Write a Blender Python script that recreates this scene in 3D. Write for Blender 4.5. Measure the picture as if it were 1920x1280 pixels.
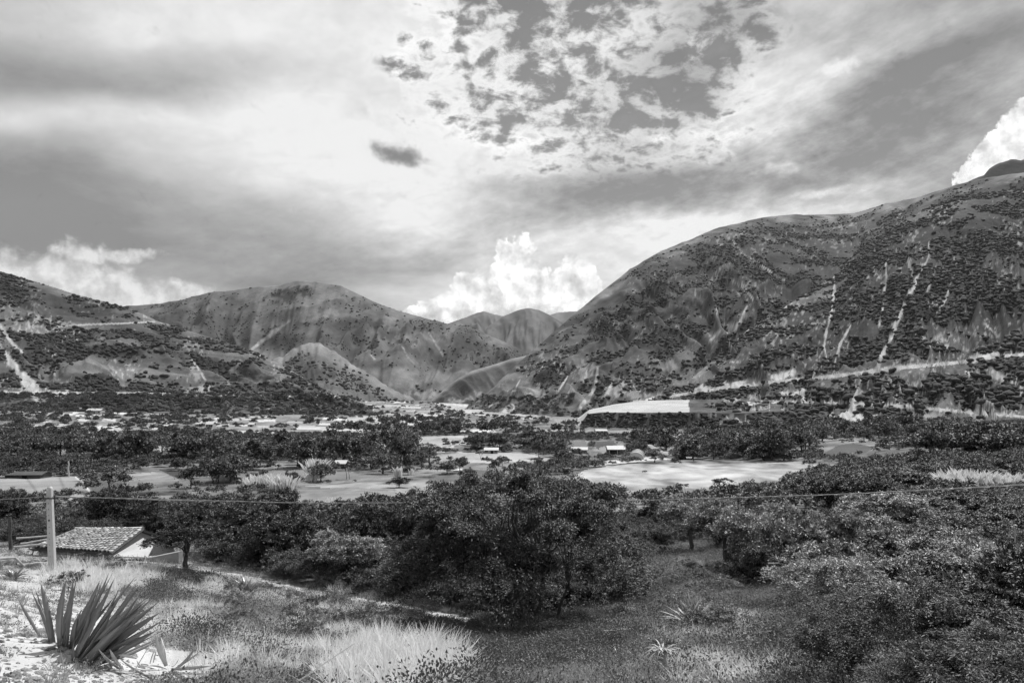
import bpy, math, random
import numpy as np
from mathutils import Vector
from mathutils.bvhtree import BVHTree

for o in list(bpy.data.objects):
    bpy.data.objects.remove(o)
SC = bpy.context.scene
COL = SC.collection
rng = np.random.default_rng(11)
random.seed(5)

# ------------------------------------------------------------------ camera
FPX, PITCH = 1500.0, math.atan(50 / 1500)
cam_d = bpy.data.cameras.new('camera')
cam_d.sensor_width = 36.0
cam_d.lens = FPX / 1920 * 36.0
cam_d.clip_start, cam_d.clip_end = 0.1, 60000
cam = bpy.data.objects.new('camera', cam_d)
cam.rotation_euler = (math.pi / 2 + PITCH, 0, 0)
COL.objects.link(cam)
SC.camera = cam

# ------------------------------------------------------------------ sun
SUN_DIR = Vector((0.33, 0.56, 0.84)).normalized()      # towards the sun
sun_d = bpy.data.lights.new('sun', 'SUN')
sun_d.energy, sun_d.angle, sun_d.color = 5.0, math.radians(0.5), (1, 1, 1)
sun = bpy.data.objects.new('sun', sun_d)
sun.rotation_euler = SUN_DIR.to_track_quat('Z', 'Y').to_euler()
COL.objects.link(sun)

SC.view_settings.view_transform = 'Standard'
SC.view_settings.look = 'None'
SC.view_settings.exposure = 0.25
SC.view_settings.gamma = 1
SC.view_settings.use_curve_mapping = False
SC.render.film_transparent = False
SC.cycles.volume_bounces = 0
SC.cycles.max_bounces = 5
SC.cycles.diffuse_bounces = 3
SC.cycles.transmission_bounces = 3
SC.cycles.use_denoising = True
SC.cycles.use_adaptive_sampling = True
SC.cycles.adaptive_threshold = 0.02
SC.cycles.adaptive_min_samples = 16


def pdir(px, py):
    """direction (array) of a photo pixel; Y component is forward"""
    px, py = np.asarray(px, float), np.asarray(py, float)
    xc, yc = (px - 960) / FPX, -(py - 640) / FPX
    c, s = math.cos(PITCH), math.sin(PITCH)
    return np.stack([xc, c - yc * s, s + yc * c], -1)


def P(px, py, D):
    d = pdir(px, py)
    return d * (np.asarray(D, float) / d[..., 1])[..., None]


def proj(p):
    p = np.asarray(p, float)
    c, s = math.cos(PITCH), math.sin(PITCH)
    f = np.maximum(p[..., 1] * c + p[..., 2] * s, 1e-3)
    u = -p[..., 1] * s + p[..., 2] * c
    return 960 + FPX * p[..., 0] / f, 640 - FPX * u / f


# ------------------------------------------------------------------ node helpers
class NT:
    def __init__(s, tree):
        s.t, s.n, s.l = tree, tree.nodes, tree.links

    def new(s, kind, **kw):
        nd = s.n.new(kind)
        for k, v in kw.items():
            setattr(nd, k, v)
        return nd

    def put(s, sock, v):
        if v is None:
            return
        if isinstance(v, bpy.types.NodeSocket):
            s.l.new(v, sock)
        else:
            sock.default_value = v

    def m(s, op, a, b=None, c=None, clamp=False):
        nd = s.new('ShaderNodeMath', operation=op, use_clamp=clamp)
        s.put(nd.inputs[0], a); s.put(nd.inputs[1], b); s.put(nd.inputs[2], c)
        return nd.outputs[0]

    def v(s, op, a, b=None):
        nd = s.new('ShaderNodeVectorMath', operation=op)
        s.put(nd.inputs[0], a)
        if op == 'SCALE':
            s.put(nd.inputs[3], b)
        else:
            s.put(nd.inputs[1], b)
        return nd.outputs[1] if op in ('DOT_PRODUCT', 'LENGTH', 'DISTANCE') else nd.outputs[0]

    def comb(s, x, y, z=0.0):
        nd = s.new('ShaderNodeCombineXYZ')
        for i, a in enumerate((x, y, z)):
            s.put(nd.inputs[i], a)
        return nd.outputs[0]

    def noise(s, vec, scale, detail=4, rough=0.55, dist=0.0, lac=2.0, color=False):
        nd = s.new('ShaderNodeTexNoise')
        s.put(nd.inputs['Vector'], vec)
        for k, v in (('Scale', scale), ('Detail', detail), ('Roughness', rough), ('Distortion', dist), ('Lacunarity', lac)):
            s.put(nd.inputs[k], v)
        return nd.outputs[1 if color else 0]

    def noise2(s, vec, scale, detail=4, rough=0.55, dist=0.0):
        out = s.noise(vec, scale, detail, rough, dist)
        out.node.noise_dimensions = '2D'
        return out

    def step(s, x, a, b, lo=0.0, hi=1.0, smooth=True):
        nd = s.new('ShaderNodeMapRange', interpolation_type='SMOOTHSTEP' if smooth else 'LINEAR')
        for k, v in zip(('Value', 'From Min', 'From Max', 'To Min', 'To Max'), (x, a, b, lo, hi)):
            s.put(nd.inputs[k], v)
        return nd.outputs[0]

    def mix(s, f, a, b):
        nd = s.new('ShaderNodeMix', data_type='FLOAT')
        s.put(nd.inputs[0], f); s.put(nd.inputs[2], a); s.put(nd.inputs[3], b)
        return nd.outputs[0]


# ------------------------------------------------------------------ sky: Nishita air with cloud decks in front of it
world = bpy.data.worlds.new('World')
SC.world = world
world.use_nodes = True
W = NT(world.node_tree)
W.n.clear()
SUN_EL = math.asin(SUN_DIR.z)
SUN_AZ = math.atan2(SUN_DIR.x, SUN_DIR.y)
sky = W.new('ShaderNodeTexSky', sky_type='NISHITA')
sky.sun_disc = False
sky.sun_elevation, sky.sun_rotation = SUN_EL, SUN_AZ
sky.altitude = 1500
sep = W.new('ShaderNodeSeparateColor')
W.l.new(sky.outputs[0], sep.inputs[0])
STRENGTH = 0.1
clear = W.m('MULTIPLY', sep.outputs[0], STRENGTH * 0.34)          # the air through a red filter: grey and dark
tc = W.new('ShaderNodeTexCoord')
D_ = W.v('NORMALIZE', tc.outputs['Generated'])
sx = W.new('ShaderNodeSeparateXYZ'); W.l.new(D_, sx.inputs[0])
X_, Y_, Z_ = sx.outputs
az = W.m('ARCTAN2', X_, Y_)
el = W.m('ARCSINE', Z_)
zc = W.m('ADD', W.m('MAXIMUM', Z_, 0.0), 0.16)
plane = W.comb(W.m('DIVIDE', X_, zc), W.m('DIVIDE', Y_, zc), 3.7)
ae = W.comb(az, el, 0.0)
w1 = W.v('SUBTRACT', W.noise(plane, 1.4, 2, 0.5, color=True), (0.5, 0.5, 0.5))
w2 = W.v('SUBTRACT', W.noise(ae, 22, 3, 0.6, color=True), (0.5, 0.5, 0.5))
soft = W.v('ADD', ae, W.v('SCALE', w1, 0.10))
fine = W.v('ADD', ae, W.v('SCALE', w2, 0.028))


def angles(px, py):
    d = pdir(px, py); d = d / np.linalg.norm(d)
    return math.atan2(d[0], d[1]), math.asin(d[2])


def blob(px, py, rx, ry, rot=0.0, src=None, smooth=True):
    """1 at the centre of an ellipse on the sky, 0 outside; px sizes of the photograph, rot degrees, positive = rises to the right"""
    a0, e0 = angles(px, py)
    a1, e1 = angles(px + 10, py); a2, e2 = angles(px, py - 10)
    kx, ky = math.hypot(a1 - a0, e1 - e0) / 10, math.hypot(a2 - a0, e2 - e0) / 10
    mp = W.new('ShaderNodeMapping', vector_type='TEXTURE')
    W.l.new(src or soft, mp.inputs[0])
    mp.inputs['Location'].default_value = (a0, e0, 0)
    mp.inputs['Rotation'].default_value = (0, 0, math.radians(rot) + math.atan2(e1 - e0, a1 - a0))
    mp.inputs['Scale'].default_value = (rx * kx, ry * ky, 1)
    g = W.new('ShaderNodeTexGradient', gradient_type='SPHERICAL')
    W.l.new(mp.outputs[0], g.inputs[0])
    return W.step(g.outputs[1], 0, 1) if smooth else g.outputs[1]


def add_blobs(base, lst, src=None):
    for b in lst:
        base = W.m('MULTIPLY_ADD', blob(*b[:-1], src=src), b[-1], base)
    return base


# soft high deck, in display grey; (px, py, rx, ry, rotation, amount)
n_soft = W.noise(plane, 2.2, 5, 0.58, 0.3)
tone = W.m('MULTIPLY_ADD', W.m('SUBTRACT', n_soft, 0.5), 0.32, 0.79)
tone = add_blobs(tone, [
    (-40, 390, 560, 250, -8, -0.46), (330, 430, 420, 200, -20, -0.16), (560, 500, 420, 190, -10, -0.22),
    (150, 145, 600, 95, -2, -0.30), (-60, 40, 420, 150, 0, -0.12),
    (520, 250, 520, 170, -12, 0.04), (660, 320, 300, 150, -15, 0.05), (60, 215, 380, 60, 4, 0.09),
    (900, 240, 520, 330, 0, 0.06),
    (1110, 380, 330, 80, 6, -0.42), (730, 490, 360, 70, 4, -0.12), (1150, 480, 420, 70, 0, 0.02),
    (1820, 60, 560, 420, 10, -0.29), (1620, 330, 700, 240, 0, -0.26),
    (1480, 185, 330, 120, 22, 0.12), (1380, 260, 240, 90, 20, 0.05),
    (1700, -5, 360, 60, 6, 0.10), (1840, 70, 380, 60, 20, 0.16),
    (1740, 150, 480, 70, 22, -0.12), (1440, 300, 380, 60, 15, -0.10), (1330, 20, 180, 300, -40, -0.20),
    (1480, 385, 480, 60, 10, 0.16), (1300, 430, 360, 70, 14, 0.05)])
# streaks of ice cloud that lie along the wind on the right
st = W.new('ShaderNodeMapping', vector_type='TEXTURE')
W.l.new(W.v('ADD', ae, W.v('SCALE', w1, 0.03)), st.inputs[0])
st.inputs['Rotation'].default_value = (0, 0, math.radians(17))
st.inputs['Scale'].default_value = (0.17, 0.045, 1)
streak = W.noise2(st.outputs[0], 1.0, 7, 0.66, 0.0)
streak_in = W.m('MULTIPLY_ADD', blob(820, 450, 620, 160), 0.6, blob(1560, 300, 900, 420))
tone = W.m('MULTIPLY_ADD', W.m('MULTIPLY', W.m('SUBTRACT', streak, 0.5), streak_in), 0.60, tone)
zh = W.m('ADD', W.m('MAXIMUM', Z_, 0.0), 0.42)
hole_n = W.noise(W.comb(W.m('DIVIDE', X_, zh), W.m('DIVIDE', Y_, zh), 1.3), 23.0, 6, 0.60, 0.2)
mott = W.m('MULTIPLY_ADD', blob(1300, 300, 1000, 420), 0.34, 0.12)
tone = W.m('MULTIPLY_ADD', W.m('SUBTRACT', hole_n, 0.5), mott, tone)
rag = W.noise2(ae, 34, 5, 0.62, 0.2)
# small bright scraps
scrap0 = add_blobs(0.0, [
    (1462, 312, 105, 22, 4, 0.62), (1540, 358, 140, 22, 8, 0.62), (1315, 88, 70, 50, 0, 0.8), (1390, 85, 70, 45, 10, 0.5), (1585, 122, 90, 34, 14, 0.6),
    (1340, 300, 70, 18, 10, 0.5), (1240, 262, 60, 26, 20, 0.5)], fine)
scrap = W.m('MULTIPLY', W.step(W.m('MULTIPLY_ADD', rag, 0.9, scrap0), 0.62, 1.20), W.step(scrap0, 0, 0.1))
tone = W.m('MULTIPLY_ADD', scrap, 0.17, tone)
tone = W.m('MINIMUM', W.m('MAXIMUM', tone, 0.40), 0.86)

# alto-cumulus with holes to the clear air
region = add_blobs(0.0, [
    (960, 0, 330, 100, -4, 0.62), (1180, 120, 380, 300, 0, 0.40), (1345, 90, 110, 260, -38, 0.55), (1320, 200, 90, 60, 0, 0.3), (1230, 195, 330, 90, 30, 0.30),
    (780, 115, 70, 60, 0, 0.36), (930, 235, 120, 60, 0, 0.36), (1040, 150, 260, 200, 0, 0.30), (860, 120, 220, 200, 0, 0.24),
    (1250, 290, 300, 60, 10, 0.30), (1000, 200, 420, 300, 0, 0.16)], fine)
hole_v = W.m('MULTIPLY_ADD', W.m('SUBTRACT', hole_n, 0.5), 3.4, region)
hole = W.m('MULTIPLY', W.step(hole_v, 0.28, 0.92), W.step(region, 0.02, 0.15))
puff = W.m('MULTIPLY', W.step(hole_v, -0.25, 0.30), W.step(region, 0.05, 0.4))
tone = W.m('MULTIPLY_ADD', puff, 0.09, W.m('MULTIPLY_ADD', W.step(region, 0.1, 0.6), -0.05, tone))
lens = W.step(W.m('MULTIPLY_ADD', rag, 0.9, blob(750, 294, 86, 27, -12, fine, False)), 0.55, 1.25)
tone = W.m('MULTIPLY_ADD', lens, -0.48, tone)
skyv = W.mix(W.m('MULTIPLY', hole, 0.90), W.m('POWER', tone, 2.2), clear)

# cumulus with hard edges, low over the hills
def heap(blobs, gain=1.0):
    f = None
    for b in blobs:
        g = blob(*b, src=fine, smooth=False)
        f = g if f is None else W.m('MAXIMUM', f, g)
    return W.m('MULTIPLY', f, gain) if gain != 1 else f


far_heap = heap([(965, 508, 64, 74), (905, 548, 85, 62), (850, 578, 90, 46), (990, 545, 110, 62), (1075, 532, 58, 66), (1095, 562, 62, 46), (1040, 575, 150, 36), (815, 592, 70, 26), (940, 590, 190, 34),
                 (1905, 268, 150, 52, 38), (1850, 310, 90, 36, 38), (1960, 230, 160, 80, 30)])
low_bank = heap([(100, 520, 280, 60, -8), (-20, 550, 200, 50), (200, 552, 250, 50, -6), (330, 550, 110, 30, 0), (150, 475, 90, 34, 0), (215, 478, 120, 16, 0)], 0.9)
vor = W.new('ShaderNodeTexVoronoi', feature='F1', voronoi_dimensions='2D')
W.l.new(W.v('ADD', fine, W.v('SCALE', w2, 0.02)), vor.inputs['Vector']); vor.inputs['Scale'].default_value = 62
lump = W.m('SUBTRACT', 0.45, vor.outputs[0])
edge_n = W.m('MULTIPLY_ADD', W.m('SUBTRACT', rag, 0.5), 0.85, W.m('MULTIPLY', lump, 0.18))
m1 = W.m('MULTIPLY', W.step(W.m('ADD', far_heap, edge_n), 0.20, 0.30), W.step(far_heap, 0.0, 0.06))
m2 = W.m('MULTIPLY', W.step(W.m('MULTIPLY_ADD', edge_n, 1.2, low_bank), 0.06, 0.62), W.step(low_bank, 0.0, 0.15))
relief = W.m('SUBTRACT', W.noise2(W.v('ADD', ae, (0.006, 0.009, 0)), 26, 5, 0.6), W.noise2(ae, 26, 5, 0.6))  # lit and shaded sides of the heaps, painted from two offset noises
base_shade = blob(960, 606, 260, 52, 0, fine)
t = W.m('MULTIPLY_ADD', relief, -0.75, W.m('MULTIPLY_ADD', lump, 0.10, W.m('MULTIPLY_ADD', base_shade, -0.16, 0.89)), clamp=True)
cum = W.m('POWER', t, 2.2)
skyv = W.mix(W.m('MULTIPLY', m2, 0.75), skyv, W.m('MULTIPLY', cum, 0.80))
skyv = W.mix(m1, skyv, cum)
# below the horizon the dome goes on as dim ground haze
skyv = W.mix(W.step(Z_, -0.12, -0.02), 0.14, skyv)
bg = W.new('ShaderNodeBackground')
bg.inputs['Strength'].default_value = STRENGTH
W.l.new(W.m('DIVIDE', skyv, STRENGTH), bg.inputs['Color'])
wo = W.new('ShaderNodeOutputWorld')
W.l.new(bg.outputs[0], wo.inputs[0])
world.cycles.sampling_method = 'MANUAL'
world.cycles.sample_map_resolution = 512

# ------------------------------------------------------------------ numpy noise
_perm = np.random.default_rng(3).random((256, 256)).astype(np.float32)


def vnoise(x, y, seed=0):
    x = np.asarray(x, float) + seed * 17.13; y = np.asarray(y, float) + seed * 9.71
    xi, yi = np.floor(x).astype(int), np.floor(y).astype(int)
    fx, fy = x - xi, y - yi
    fx = fx * fx * fx * (fx * (fx * 6 - 15) + 10); fy = fy * fy * fy * (fy * (fy * 6 - 15) + 10)
    a = _perm[xi & 255, yi & 255]; b = _perm[(xi + 1) & 255, yi & 255]
    c = _perm[xi & 255, (yi + 1) & 255]; d = _perm[(xi + 1) & 255, (yi + 1) & 255]
    return (a + (b - a) * fx) * (1 - fy) + (c + (d - c) * fx) * fy


def fbm(x, y, oct=4, seed=0, gain=0.5):
    s, a, t = 0, 1.0, 0
    for i in range(oct):
        s = s + a * vnoise(x * 2 ** i, y * 2 ** i, seed + i * 3); t += a; a *= gain
    return s / t - 0.5


def ridged(x, y, oct=3, seed=0):
    s, a, t = 0, 1.0, 0
    for i in range(oct):
        s = s + a * (1 - np.abs(2 * vnoise(x * 2 ** i, y * 2 ** i, seed + i * 5) - 1)); t += a; a *= 0.5
    return s / t - 0.6


def sstep(x, a, b):
    t = np.clip((x - a) / (b - a), 0, 1)
    return t * t * (3 - 2 * t)


def poly_dist(px, py, pts):
    """distance in px to a polyline and the position 0..1 along it"""
    best = np.full(px.shape, 1e9); par = np.zeros(px.shape); n = len(pts) - 1
    for i in range(n):
        ax, ay = pts[i][:2]; bx, by = pts[i + 1][:2]
        dx, dy = bx - ax, by - ay
        t = np.clip(((px - ax) * dx + (py - ay) * dy) / (dx * dx + dy * dy + 1e-9), 0, 1)
        d = np.hypot(px - ax - t * dx, py - ay - t * dy)
        m = d < best
        best = np.where(m, d, best); par = np.where(m, (i + t) / n, par)
    return best, par


def inside(px, py, poly):
    r = np.zeros(px.shape, bool); n = len(poly)
    for i in range(n):
        x1, y1 = poly[i]; x2, y2 = poly[(i + 1) % n]
        if y1 == y2:
            continue
        c = ((y1 > py) != (y2 > py)) & (px < (x2 - x1) * (py - y1) / (y2 - y1) + x1)
        r ^= c
    return r


# ------------------------------------------------------------------ materials (all greys: the place is seen without colour)
def mat(name, albedo, rough=0.8, spec=0.25, bump=0.0, bscale=10.0, vary=0.3, vscale=4.0, attr=None, lv=False, trans=0.0, contrast=1.0, rand=0.0, coords='Object'):
    m = bpy.data.materials.new(name); m.use_nodes = True
    N = NT(m.node_tree); N.n.clear()
    tcn = N.new('ShaderNodeTexCoord'); vec = tcn.outputs[coords]
    n = N.noise(vec, vscale, 5, 0.62)
    base = albedo
    if attr:
        at = N.new('ShaderNodeAttribute', attribute_name=attr)
        base = at.outputs['Fac']
    if lv:
        la = N.new('ShaderNodeAttribute', attribute_name='lv')
        base = N.m('MULTIPLY', base, la.outputs['Fac'])
    if rand:
        oi = N.new('ShaderNodeObjectInfo')
        base = N.m('MULTIPLY', base, N.m('MULTIPLY_ADD', oi.outputs['Random'], 2 * rand, 1 - rand))
    v = N.m('MULTIPLY', base, N.m('MULTIPLY_ADD', N.m('SUBTRACT', n, 0.5), 3.2 * vary, 1.0), clamp=True)
    v = N.m('MAXIMUM', v, 0.004)
    b = N.new('ShaderNodeBsdfPrincipled')
    N.l.new(N.comb(v, v, v), b.inputs['Base Color'])
    b.inputs['Roughness'].default_value = rough
    b.inputs['Specular IOR Level'].default_value = spec
    if bump:
        bn = N.new('ShaderNodeBump'); bn.inputs['Strength'].default_value = 1.0
        bn.inputs['Distance'].default_value = bump
        N.l.new(N.noise(vec, bscale, 5, 0.62), bn.inputs['Height'])
        N.l.new(bn.outputs[0], b.inputs['Normal'])
    out = N.new('ShaderNodeOutputMaterial')
    sh = b.outputs[0]
    if trans:
        tr = N.new('ShaderNodeBsdfTranslucent'); N.l.new(N.comb(v, v, v), tr.inputs[0])
        mx = N.new('ShaderNodeMixShader'); mx.inputs[0].default_value = trans
        N.l.new(sh, mx.inputs[1]); N.l.new(tr.outputs[0], mx.inputs[2]); sh = mx.outputs[0]
    N.l.new(sh, out.inputs[0])
    return m


M = {}
M['mountain'] = mat('mountain_slope', 0.2, 0.95, 0.1, attr='tone', vary=0.34, vscale=0.045, bump=2.2, bscale=0.06)
M['far'] = mat('far_slope', 0.12, 0.95, 0.1, attr='tone', vary=0.16, vscale=0.006, bump=12, bscale=0.006)
M['ground'] = mat('ground_soil', 0.2, 0.95, 0.1, attr='tone', vary=0.28, vscale=1.1, bump=0.05, bscale=3.0)
M['field'] = mat('field_grass', 0.3, 0.95, 0.1, attr='tone', vary=0.16, vscale=0.12, bump=0.10, bscale=0.9)


def tag(o, label=None, cat=None, group=None, kind=None):
    if label: o['label'] = label
    if cat: o['category'] = cat
    if group: o['group'] = group
    if kind: o['kind'] = kind
    return o


def make_mesh(name, verts, faces, material=None, smooth=False, attrs=None):
    """faces: (N,4) or (N,3) int array, or list"""
    me = bpy.data.meshes.new(name)
    verts = np.asarray(verts, np.float32).reshape(-1, 3)
    faces = np.asarray(faces, np.int32)
    k = faces.shape[1]
    me.vertices.add(len(verts)); me.vertices.foreach_set('co', verts.ravel())
    me.loops.add(faces.size); me.loops.foreach_set('vertex_index', faces.ravel())
    me.polygons.add(len(faces)); me.polygons.foreach_set('loop_start', np.arange(0, faces.size, k, dtype=np.int32))
    me.polygons.foreach_set('use_smooth', np.full(len(faces), smooth))
    for a, vals in (attrs or {}).items():
        at = me.attributes.new(a, 'FLOAT', 'POINT'); at.data.foreach_set('value', np.asarray(vals, np.float32).ravel())
    me.update(calc_edges=True)
    if material is not None:
        me.materials.append(material)
    return me


def link(name, me, parent=None, loc=None, rotz=0.0, scale=None):
    o = bpy.data.objects.new(name, me); COL.objects.link(o)
    if parent is not None: o.parent = parent
    if loc is not None: o.location = loc
    if rotz: o.rotation_euler = (0, 0, rotz)
    if scale is not None: o.scale = (scale,) * 3 if np.isscalar(scale) else scale
    return o


def empty(name, loc=(0, 0, 0), rotz=0.0):
    o = bpy.data.objects.new(name, None); COL.objects.link(o)
    o.location = loc; o.rotation_euler = (0, 0, rotz); o.empty_display_size = 0.3
    return o


def interp(pts, x):
    pts = sorted(pts)
    return np.interp(x, [p[0] for p in pts], [p[1] for p in pts])


BVH_V, BVH_F, BVH_N = [], [], []


def grid_faces(nr, nc):
    i = np.arange(nr - 1)[:, None] * nc + np.arange(nc - 1)[None, :]
    return np.stack([i, i + 1, i + nc + 1, i + nc], -1).reshape(-1, 4)


def sheet(name, us, lines, segs, disp, tone, material, split=()):
    """lines: list of ([(px,py)...], [(px,D)...]) from the foot to the back; segs: rows between them"""
    L = [(np.interp(us, *zip(*sorted(py))), np.interp(us, *zip(*sorted(D)))) for py, D in lines]
    rows, S = [], []
    for i in range(len(L) - 1):
        p0, p1 = P(us, L[i][0], L[i][1]), P(us, L[i + 1][0], L[i + 1][1])
        for k in range(segs[i]):
            t = k / segs[i]; rows.append(p0 * (1 - t) + p1 * t); S.append(i + t)
    rows.append(P(us, L[-1][0], L[-1][1])); S.append(len(L) - 1)
    V = np.array(rows); S = np.array(S)[:, None] * np.ones(len(us))[None]
    V[..., 2] += disp(V, S, us)
    px, py = proj(V)
    T = tone(V, S, px, py)
    F = grid_faces(*V.shape[:2])
    BVH_F.append(F + sum(len(v) for v in BVH_V)); BVH_V.append(V.reshape(-1, 3))
    cov = sstep(fbm(V[..., 0] * .02, V[..., 1] * .02, 4, 14), -.12, .14)
    if name in ('right_hillside', 'right_mountain', 'left_hillside'): T = np.where(T < .2, T * (1.12 - .5 * cov), T)
    T = np.where(T < 0.3, 0.3 * (np.maximum(T, 0.01) / 0.3) ** 1.6, T)
    c4 = lambda A: (A[:-1, :-1] + A[1:, :-1] + A[:-1, 1:] + A[1:, 1:]).ravel() / 4
    which = np.zeros(len(F), int)
    for k, (nm, line, hw) in enumerate(split):
        d, _ = poly_dist(c4(px), c4(py), line)
        which[(d < hw) & (c4(S * np.ones_like(px)) < len(lines) - 2)] = k + 1
    o = None
    for k, nm in enumerate([name] + [q[0] for q in split]):
        f = F[which == k]
        used, inv = np.unique(f, return_inverse=True)
        tt = T.ravel()[used] if k == 0 else np.full(len(used), 0.30) + 0.10 * fbm(px.ravel()[used] / 9, py.ravel()[used] / 4, 2, 3)
        q = link(nm, make_mesh(nm, V.reshape(-1, 3)[used], inv.reshape(-1, 4), material, True, {'tone': np.clip(tt, 0.008, 0.8)}))
        tag(q, kind='structure')
        if k == 0: o = q
    return o, V, S, px, py, T


SHEETS = {}

# ---- ground: one sheet from the road shoulder behind the camera to the far valley end; px row of the surface at each distance
GD = [4, 9, 14, 20, 28, 40, 60, 85, 120, 165, 230, 330, 480, 700, 1000, 1500, 2600]
GT = {
    -500: [1500, 1230, 1105, 1085, 1066, 1040, 990, 950, 918, 888, 852, 820, 788, 764, 750, 742, 736],
    0: [1500, 1262, 1128, 1104, 1080, 1042, 1000, 960, 925, 893, 858, 825, 790, 765, 750, 742, 736],
    300: [1540, 1295, 1208, 1148, 1102, 1054, 1006, 962, 926, 895, 860, 828, 796, 770, 755, 745, 738],
    640: [1560, 1315, 1240, 1185, 1138, 1086, 1018, 962, 924, 895, 862, 831, 803, 778, 762, 750, 741],
    960: [1560, 1318, 1250, 1197, 1145, 1086, 1012, 955, 920, 893, 862, 832, 808, 786, 771, 760, 748],
    1300: [1560, 1300, 1226, 1168, 1115, 1058, 992, 948, 915, 885, 858, 832, 810, 790, 776, 762, 750],
    1600: [1540, 1280, 1205, 1150, 1092, 1032, 972, 930, 895, 866, 842, 820, 804, 790, 776, 762, 750],
    1920: [1500, 1262, 1190, 1130, 1064, 1004, 945, 905, 872, 842, 815, 798, 786, 775, 765, 755, 748],
    2500: [1450, 1230, 1170, 1100, 1035, 975, 920, 880, 850, 822, 800, 785, 775, 766, 758, 752, 746]}
gu = np.concatenate([np.arange(-500, 0, 20.0), np.arange(0, 1920, 2.6), np.arange(1920, 2501, 20.0)])
gk = sorted(GT)
gtab = np.array([GT[k] for k in gk], float)                       # control columns x distances
ctrl = np.stack([np.interp(gu, gk, gtab[:, j]) for j in range(len(GD))])   # distances x columns
# smooth in log distance, rows spaced by pixel rows in the middle column
mid = np.array([np.interp(960, gk, gtab[:, j]) for j in range(len(GD))])
py_rows = np.concatenate([np.arange(1560, 1330, -20.0), np.arange(1330, 960, -2.6), np.arange(960, 748, -1.25), [748.0]])
lg = np.log(GD)
row_lg = np.interp(-py_rows, -mid, lg)


def smooth_interp(xq, x, ys):
    """monotone cubic (Fritsch-Carlson style) of columns ys (n x m) at xq"""
    h = np.diff(x)[:, None]; d = np.diff(ys, axis=0) / h
    m = np.zeros_like(ys); m[1:-1] = np.where(d[1:] * d[:-1] > 0, 2 * d[1:] * d[:-1] / (d[1:] + d[:-1] + 1e-12), 0)
    m[0], m[-1] = d[0], d[-1]
    k = np.clip(np.searchsorted(x, xq, side='right') - 1, 0, len(x) - 2)
    t = ((xq - x[k]) / (x[k + 1] - x[k]))[:, None]; hh = (x[k + 1] - x[k])[:, None]
    return ((2 * t**3 - 3 * t**2 + 1) * ys[k] + (t**3 - 2 * t**2 + t) * hh * m[k] + (-2 * t**3 + 3 * t**2) * ys[k + 1] + (t**3 - t**2) * hh * m[k + 1])


g_py = smooth_interp(row_lg, lg, ctrl)
gD = np.exp(row_lg)[:, None] * np.ones(len(gu))[None]
GV = P(gu[None] * np.ones((len(row_lg), 1)), g_py, gD)
gx, gy = GV[..., 0], GV[..., 1]
near = sstep(gy, 60, 15)
relief = 0.34 * fbm(gx * 0.45, gy * 0.45, 4, 1) * near + 0.9 * fbm(gx * 0.09, gy * 0.09, 3, 2) * sstep(gy, 8, 40) * sstep(gy, 400, 120) \
    + 2.2 * fbm(gx * 0.012, gy * 0.012, 3, 4) * sstep(gy, 150, 500) + 0.07 * fbm(gx * 2.2, gy * 2.2, 3, 6) * near
GV[..., 2] += relief
# road shoulder the photographer stands on, behind the first row
back = GV[:1].repeat(3, 0).copy()
for k, (yy, zz) in enumerate([(-70, -1.75), (-2, -1.72), (1.2, -1.75)]):
    back[k, :, 0] = (gu - 960) / FPX * (70 if k == 0 else 6); back[k, :, 1] = yy; back[k, :, 2] = zz
GV = np.concatenate([back, GV])
gpx, gpy = proj(GV)
gpx[:3] = 1e4

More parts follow.
